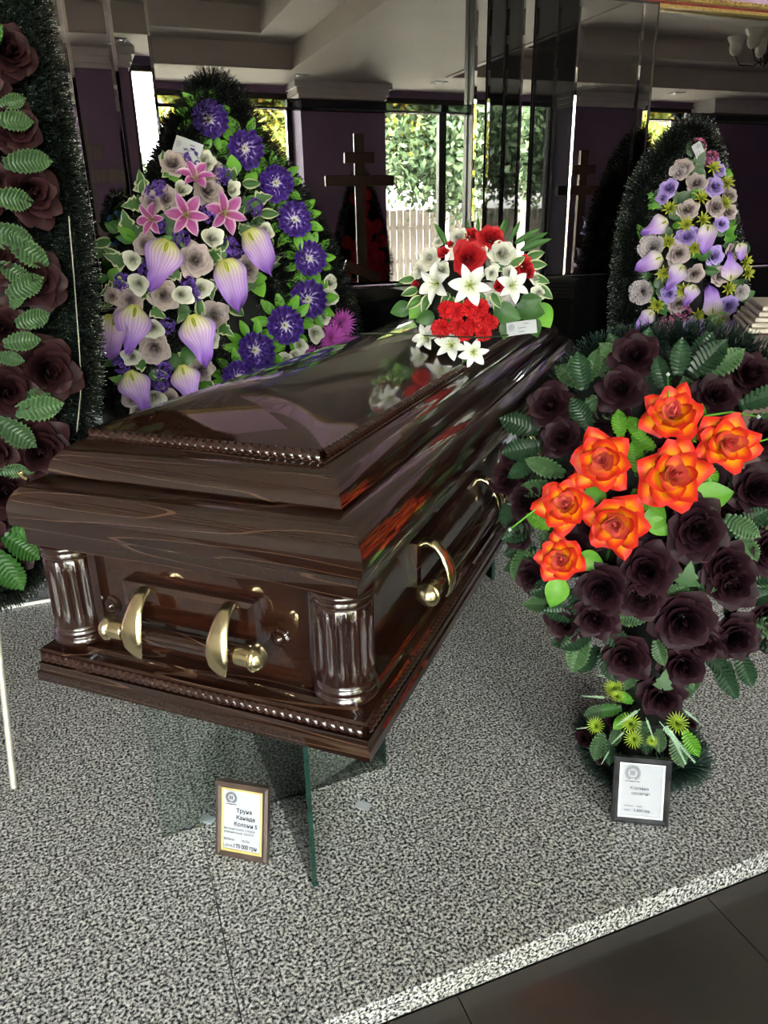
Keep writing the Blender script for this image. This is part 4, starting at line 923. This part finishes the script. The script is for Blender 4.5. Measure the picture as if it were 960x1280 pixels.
for x, y, a, l, mt in ((0, 130, 10, 30, 'leaf_frost'), (5, 205, 8, 46, 'leaf_frost'), (-5, 150, 0, 40, 'leaf_frost'), (-10, 245, 350, 46, 'leaf_frost'), (-5, 305, 8, 34, 'leaf_frost'), (15, 200, 0, 44, 'leaf_frost'), (-10, 285, 340, 46, 'leaf_frost'), (0, 330, 330, 40, 'leaf_frost'), (20, 405, 15, 40, 'leaf_frost'), (5, 430, 10, 40, 'leaf_frost'), (10, 300, 330, 50, 'leaf_frost'), (10, 370, 30, 46, 'leaf_frost'), (15, 385, 60, 26, 'leaf_frost'),
                       (20, 515, 8, 52, 'leaf_frost'), (-5, 525, 325, 52, 'leaf_frost'), (25, 510, 30, 40, 'leaf_frost'), (0, 590, 0, 30, 'leaf_frost'), (30, 590, 0, 12, 'leaf_frost'), (5, 670, 330, 48, 'leaf_ivy'), (15, 665, 0, 44, 'leaf_ivy'), (-5, 690, 300, 56, 'leaf_ivy'), (20, 700, 260, 30, 'leaf_ivy'), (-5, 445, 350, 30, 'leaf_frost'), (-30, 60, 40, 40, 'leaf_ivy')):
    Wl.leaf('fern', mt, x, y, a, l * 1.1, -.035, .15)

# ------------------------------------------------------------------ price frames and cards
def text_mesh(s, size, x, y, bold=0., align='LEFT', mat='ink', sx=1.):
    c = bpy.data.curves.new('t', 'FONT'); c.body = s; c.size = size; c.align_x = align; c.offset = bold
    o = bpy.data.objects.new('t', c); COL.objects.link(o)
    dg = bpy.context.evaluated_depsgraph_get(); me = bpy.data.meshes.new_from_object(o.evaluated_get(dg))
    bpy.data.objects.remove(o); bpy.data.curves.remove(c)
    for v in me.vertices: v.co = Vector((x + v.co.x * sx, y + v.co.y, .0004))
    me.materials.clear(); me.materials.append(MT[mat]); me.name = 'lettering'; return me
def emblem(cx, cy, r):
    m = MB()
    def ring(r0, r1, a0=0, a1=2 * PI, n=32):
        P = [[(cx + q * math.cos(a0 + (a1 - a0) * i / n), cy + q * math.sin(a0 + (a1 - a0) * i / n), .0004) for q in (r0, r1)] for i in range(n + 1)]; m.grid(P)
    ring(.66 * r, .72 * r); ring(.56 * r, .58 * r)
    for i in range(22):   # laurel branch
        a = -PI / 2 + .35 + (PI * 1.55 - .7) * (i // 2) / 10 * .62; s = 1 if i % 2 else -1
        for sg in (1, -1):
            a2 = a if sg > 0 else PI - a; p = np.array([cx + .86 * r * math.cos(a2), cy + .86 * r * math.sin(a2)]); t = np.array([-math.sin(a2), math.cos(a2)]) * sg; o = np.array([math.cos(a2), math.sin(a2)]) * s
            q = p + t * .16 * r + o * .13 * r; w = (t - o * .8) * .05 * r
            m.add([(*p, .0004), (*(p + (q - p) * .5 + w), .0004), (*q, .0004), (*(p + (q - p) * .5 - w), .0004)], [(0, 1, 2, 3)])
    for k in range(3): m.box(cx + (-.27 + .2 * k) * r, cx + (-.17 + .2 * k) * r, cy - .3 * r, cy + .3 * r, .0002, .0004)
    m.box(cx - .9 * r, cx - .35 * r, cy - 1.12 * r, cy - 1.05 * r, .0002, .0004); m.box(cx - .3 * r, cx + .3 * r, cy - 1.15 * r, cy - 1.05 * r, .0002, .0004); m.box(cx + .35 * r, cx + .9 * r, cy - 1.12 * r, cy - 1.05 * r, .0002, .0004)
    return m
def price_frame(name, bl, br, lean, h, mat, lipmat, lines, label, emb, inkm):
    bl, br = hit(*bl, (0, 0, 0), (0, 0, 1)), hit(*br, (0, 0, 0), (0, 0, 1)); w = np.linalg.norm(br - bl)
    t = empty(name, tuple(bl)); tag(t, label, 'sign')
    ang = math.atan2(br[1] - bl[1], br[0] - bl[0]); t.rotation_euler = (math.radians(90 - lean), 0, ang)
    fw, lw_ = .013, .005
    def border(a, b_, z0, z1, z2):   # moulding from inset a to inset b_
        m = MB(); v = []
        for d, z in ((a, z0), (a, z1), ((a + b_) / 2, z2), (b_, z1), (b_, z0)): v += [(d, d, z), (w - d, d, z), (w - d, h - d, z), (d, h - d, z)]
        f = [(r * 4 + i, r * 4 + (i + 1) % 4, r * 4 + 4 + (i + 1) % 4, r * 4 + 4 + i) for r in range(4) for i in range(4)]; return m.add(v, f)
    build('frame', border(0, fw, -.012, .003, .006), mat, t); build('inner_lip', border(fw - .001, fw + lw_, -.004, .0015, .002), lipmat, t)
    pp = build('price_sheet', MB().box(fw, w - fw, fw, h - fw, -.003, -.001), 'paper', t)
    build('back_board', MB().box(.002, w - .002, .002, h - .002, -.014, -.008), 'backing', t)
    st = MB(); bx = h * .75; ll = bx * math.sin(math.radians(lean)) + .03
    build('strut', MB().add([(w * .4, bx, -.013), (w * .6, bx, -.013), (w * .62, .012, -.013 - ll * .9), (w * .38, .012, -.013 - ll * .9), (w * .4, bx, -.016), (w * .6, bx, -.016), (w * .62, .012, -.016 - ll * .9), (w * .38, .012, -.016 - ll * .9)], [(0, 1, 2, 3), (7, 6, 5, 4), (0, 4, 5, 1), (1, 5, 6, 2), (2, 6, 7, 3), (3, 7, 4, 0)]), 'backing', t)
    iw, ih = w - 2 * fw - 2 * lw_, h - 2 * fw - 2 * lw_; ox = oy = fw + lw_
    for s, size, x, y, bo, sx in lines: link('lettering', text_mesh(s, size * ih, ox + x * iw, oy + y * ih, bo, 'LEFT', inkm, sx), pp)
    e = build('emblem', emblem(ox + emb[0] * iw, oy + emb[1] * ih, emb[2] * iw), inkm, pp)
    return t
price_frame('price_sign', (270, 1067), (334, 1079), 14, .176, 'frame_brown', 'gilt_lip',
    [('Труна', .092, .34, .64, .0002, 1), ('Канада', .092, .34, .525, .0002, 1), ('Колони S', .092, .28, .41, .0002, 1), ('Внутрішній розмір  2,19-58-56', .047, .0, .335, 0, .82), ('Зовнішній розмір  2,23-72-72', .047, .0, .275, 0, .82),
     ('артикул        101256', .055, .0, .15, 0, .9), ('ЦІНА:', .062, .0, .035, 0, 1), ('170 000 грн', .098, .27, .035, .0003, .80)],
    'brown picture frame with gilt lip holding the coffin price sheet', (.2, .87, .16), 'ink')
price_frame('price_sign', (764, 1026), (835, 1033), 16, .158, 'frame_black', 'silver',
    [('Корзина', .085, .22, .52, .0001, 1), ('оксамит', .085, .26, .415, .0001, 1), ('артикул:   10-065', .045, .1, .175, 0, .95), ('ціна:', .05, .1, .09, 0, 1), ('2 800 грн.', .075, .34, .085, .0001, .95)],
    'black picture frame with silver edges holding the basket price sheet', (.27, .84, .20), 'ink_soft')
def card(P, right, up, w, h, label):
    t = empty('price_card', tuple(P)); tag(t, label, 'card')
    x = unit(right); z = unit(np.cross(x, up)); y = np.cross(z, x)
    t.matrix_world = Matrix(((x[0], y[0], z[0], P[0]), (x[1], y[1], z[1], P[1]), (x[2], y[2], z[2], P[2]), (0, 0, 0, 1)))
    # gently bowed card stock
    Pn = [[(-w / 2 + w * i / 8, -h / 2 + h * j, .004 * math.sin(PI * i / 8)) for j in (0, 1)] for i in range(9)]
    Pb = [[(a[0], a[1], a[2] - .0008) for a in r][::-1] for r in Pn]
    c = build('card_stock', MB().grid(Pn).grid(Pb), 'paper', t, 60)
    e = build('emblem', emblem(-w * .33, h * .12, w * .10), 'ink_soft', c); e.location = (0, 0, .004)
    m = MB()
    for x0, x1, yy in ((.08, .26, .22), (-.12, .16, -.06), (-.1, .1, -.34)):   # lines of small illegible print
        k = 9
        for i in range(k):
            a = w * (x0 + (x1 - x0) * i / k); m.box(a, a + w * (x1 - x0) / k * .7, h * yy, h * (yy + (.06 if i % 3 else .09)), .0052, .0054)
    build('fine_print', m, 'ink_soft', c)
P = A.at(234, 187, -.02)[0]; card(P, VR * math.cos(.36) - VU * math.sin(.36), VU * math.cos(.36) + VR * math.sin(.36) - VW * .15, 36 * depth(P) / F, 24 * depth(P) / F, 'white price card tucked into the top of the violet wreath')
P = Cb.at(652, 410, -.055)[0]; card(P, VR + VU * .09 - VW * .2, VU - VR * .28 + VW * .1, 37 * depth(P) / F, 17 * depth(P) / F, 'white price card among the leaves of the red and white bouquet')
P = B.at(874, 191, -.03)[0]; card(P, VR * .62 - VU * .78 + VW * .5, VU * .62 + VR * .78 - VW * .15, 25 * depth(P) / F, 12 * depth(P) / F, 'white price card at the tip of the lilac wreath by the mirror')

# ------------------------------------------------------------------ pale chest seen at the frame's right edge
cp = hit(940, 386, (0, 2.35, 0), (0, 1, 0))
pc = empty('wooden_chest', (cp[0] + .27, cp[1] + .05, 0), math.radians(-38)); tag(pc, 'pale grooved wooden chest with moulded lid beside the lilac wreath', 'chest')
build('chest_body', MB().box(-.16, .16, -.22, .22, .0, cp[2] - .09, ch=.01), 'dark_wood', pc)
m = MB()
for i in range(5): m.box(-.19 + .012 * i, .19 - .012 * i, -.25 + .012 * i, .25 - .012 * i, cp[2] - .09 + .02 * i, cp[2] - .072 + .02 * i, ch=.004)
build('chest_lid', m, 'pale_wood', pc)

# ------------------------------------------------------------------ things across the room, seen in the mirrors
def cross(name, x, y, h, ks, mat, label, rzz, wide=.62):
    t = empty(name, (x, y, ZF), rzz); tag(t, label, 'cross')
    build('post', MB().box(-.05, .05, -.025, .025, .04, h, ch=.006), mat, t); build('foot', MB().box(-.22, .22, -.16, .16, 0, .05, ch=.006), mat, t)
    for z, w_, tl in ks:
        o = build('crossbar', MB().box(-w_ / 2, w_ / 2, -.032, .032, -.05, .05, ch=.006), mat, t); o.location = (0, 0, z); o.rotation_euler = (0, tl, 0)
cross('grave_cross', 2.75, -1.2, 2.2, ((1.98, .30, 0), (1.77, .70, 0), (.9, .4, .4)), 'dark_wood', 'dark wooden three-bar grave cross standing before the purple pier', math.radians(8))
cross('grave_cross', .15, -.95, 2.1, ((1.88, .30, 0), (1.72, .56, 0), (1.32, .34, 0)), 'grey_wood', 'grey painted grave cross beside the blue wreath', math.radians(-6))
cross('grave_cross', 5.6, -1.6, 2.1, ((1.9, .30, 0), (1.68, .66, 0)), 'dark_wood', 'dark wooden grave cross in front of the wide window', math.radians(4))
def far_wreath(x, y, h, w, mat, label, seed):
    t = empty('room_wreath', (x, y, ZF)); tag(t, label, 'wreath'); rnd = random.Random(seed)
    prof = lambda v: math.sin(PI * min(1, .15 + .85 * v) ** .7) ** .8 if v < 1 else 0
    P = []
    for j in range(25):
        a = 2 * PI * j / 24; r = .5 * w * (1 if math.sin(a) < 0 else 1 - .55 * math.sin(a)); P.append(np.array([x + r * math.cos(a), y, ZF + .35 + h * .38 + (h * .38 if math.sin(a) < 0 else h * .55) * math.sin(a)]))
    P = P[:-1]; backing(t, P, (0, 1, 0)); tinsel('tinsel', P, .07, 5000, t, 'tinsel_dark', seed, .0014, True)
    for i in range(46):
        k = rnd.random() ** .5; j = rnd.randrange(24); c = sum(P) / 24; q = c + (P[j] - c) * k * .82 + np.array([0, .03 + .08 * (1 - k), 0])
        put('bloom', 'carn%d' % rnd.randrange(3), mat, t, q, (rnd.uniform(-.3, .3), 1, rnd.uniform(-.2, .4)), (0, 0, 1), .075)
    legs(t, [(x - .15, y - .02, .45), (x + .15, y - .02, .45)], [(x - .22, y + .02, ZF), (x + .22, y + .02, ZF)])
far_wreath(2.95, -1.75, 1.65, .62, 'wreath_red', 'red flower wreath standing behind the dark grave cross', 501)
far_wreath(.38, -1.45, 1.35, .55, 'wreath_blue', 'blue flower wreath standing behind the grey grave cross', 502)
far_wreath(6.35, -1.9, 1.35, .55, 'wreath_red', 'red flower wreath standing by the far purple pier', 503)
def chandelier(x, y, label):
    t = empty('chandelier', (x, y, ZC + .44)); tag(t, label, 'chandelier', 'tulip-shade chandeliers')
    build('rod', MB().lathe([(.05, 0), (.05, -.02), (.008, -.03), (.008, -.54), (.03, -.56), (.035, -.60), (.01, -.64)], 12), 'black_metal', t, 50)
    sh = MB().lathe([(.02, -.0), (.045, .02), (.06, .06), (.055, .10), (.085, .15), (.088, .155), (.058, .10)], 18, mod=lambda j, a: 1 + (.06 * math.cos(6 * a) if j in (4, 5) else 0), cap=False).mesh('shade', ['shade_glass'], 60)
    for k in range(5):
        a = k * 2 * PI / 5 + .3; c, s_ = math.cos(a), math.sin(a)
        am = build('arm', MB().tube([(0, 0, -.58), (.1 * c, .1 * s_, -.64), (.22 * c, .22 * s_, -.62), (.27 * c, .27 * s_, -.54)], .008, 6), 'black_metal', t, 60)
        o = link('shade', sh, am); o.location = (.27 * c, .27 * s_, -.54)
chandelier(6.15, .45, 'glass tulip-shade chandelier hanging in the wide coffer'); chandelier(.3, .3, 'glass tulip-shade chandelier hanging in the narrow coffer')

# ------------------------------------------------------------------ outdoors
tag(build('ground_outside', MB().box(-30, 40, -45, YW - .3, -.4, -.12).box(-30, XL - .25, YW - .3, 30, -.4, -.12), 'ground'), kind='structure')
fe = empty('picket_fence', (-6, -11, -.12)); tag(fe, 'weathered board fence beyond the windows', 'fence')
build('fence_rail', MB().box(0, 24, -.04, 0, .5, .6).box(0, 24, -.04, 0, 1.25, 1.35), 'fence_wood', fe)
pk = MB().box(-.075, .075, 0, .025, 0, 1.7, ch=.004).mesh('board', ['fence_wood'])
for i in range(140):
    o = link('board', pk, fe); o.location = (.09 + i * .17, 0, rg.uniform(-.02, .02))
def tree(x, y, h, r, mat, label, seed, n=9000, lo=.3, trunk='bark'):
    t = empty('tree', (x, y, -.15)); tag(t, label, 'tree', 'trees beyond the windows'); rnd = np.random.default_rng(seed)
    build('trunk', MB().tube([(0, 0, 0), (.05, .02, h * .4), (-.03, 0, h * .75), (0, 0, h)], [.07, .055, .04, .01], 8), trunk, t, 60)
    cl = rnd.normal(size=(14, 3)); cl /= np.linalg.norm(cl, axis=1)[:, None]; cl *= rnd.uniform(.4, .9, 14)[:, None]
    cen = cl[rnd.integers(0, 14, n)] + rnd.normal(size=(n, 3)) * .2
    C_ = cen * np.array([r, r, h * (1 - lo) / 2]) + np.array([0, 0, h * (1 + lo) / 2]); s = .09
    a = rnd.normal(size=(n, 3)); a /= np.linalg.norm(a, axis=1)[:, None]; b_ = np.cross(a, rnd.normal(size=(n, 3))); b_ /= np.linalg.norm(b_, axis=1)[:, None]
    V = np.stack([C_ - a * s, C_ + b_ * s * .5, C_ + a * s, C_ - b_ * s * .5], 1).reshape(-1, 3)
    me_ = bpy.data.meshes.new('foliage'); me_.from_pydata(V.tolist(), [], np.arange(4 * n).reshape(-1, 4).tolist())
    c = np.zeros((n, 4, 4), np.float32); c[..., 0] = rnd.random(n)[:, None]; c[..., 3] = 1
    at = me_.color_attributes.new('Col', 'FLOAT_COLOR', 'POINT'); at.data.foreach_set('color', c.ravel()); me_.materials.append(MT[mat])
    o = link('foliage', me_, t); o['kind'] = 'stuff'
for i, (x, y, h, r, mt, lb) in enumerate(((4.2, -8.2, 4.6, 1.3, 'tree_leaf', 'birch with pale trunk and yellowing leaves behind the fence'), (5.6, -9.5, 5.2, 1.5, 'tree_leaf', 'slim birch turning yellow beside the fence'), (7.2, -8.6, 4.8, 1.5, 'fir_leaf', 'dark green bushy tree outside the wide window'),
                                     (9.2, -9.0, 5.2, 1.6, 'fir_leaf', 'dark green tree outside the narrow window'), (11.5, -9.6, 5.0, 1.7, 'tree_leaf', 'yellow-green tree past the purple pier'), (3.0, -9.8, 5.0, 1.3, 'tree_leaf', 'yellow-green birch outside the pier window'), (1.6, -12.6, 2.6, 1.4, 'fir_leaf', 'low green bush tree beyond the fence'), (-3.5, -9.5, 4.5, 1.4, 'tree_leaf', 'yellowing birch by the corner window'), (13.5, -11, 5.5, 1.8, 'fir_leaf', 'tall green tree at the far end of the fence'))):
    tree(x, y, h, r, mt, lb, 700 + i)
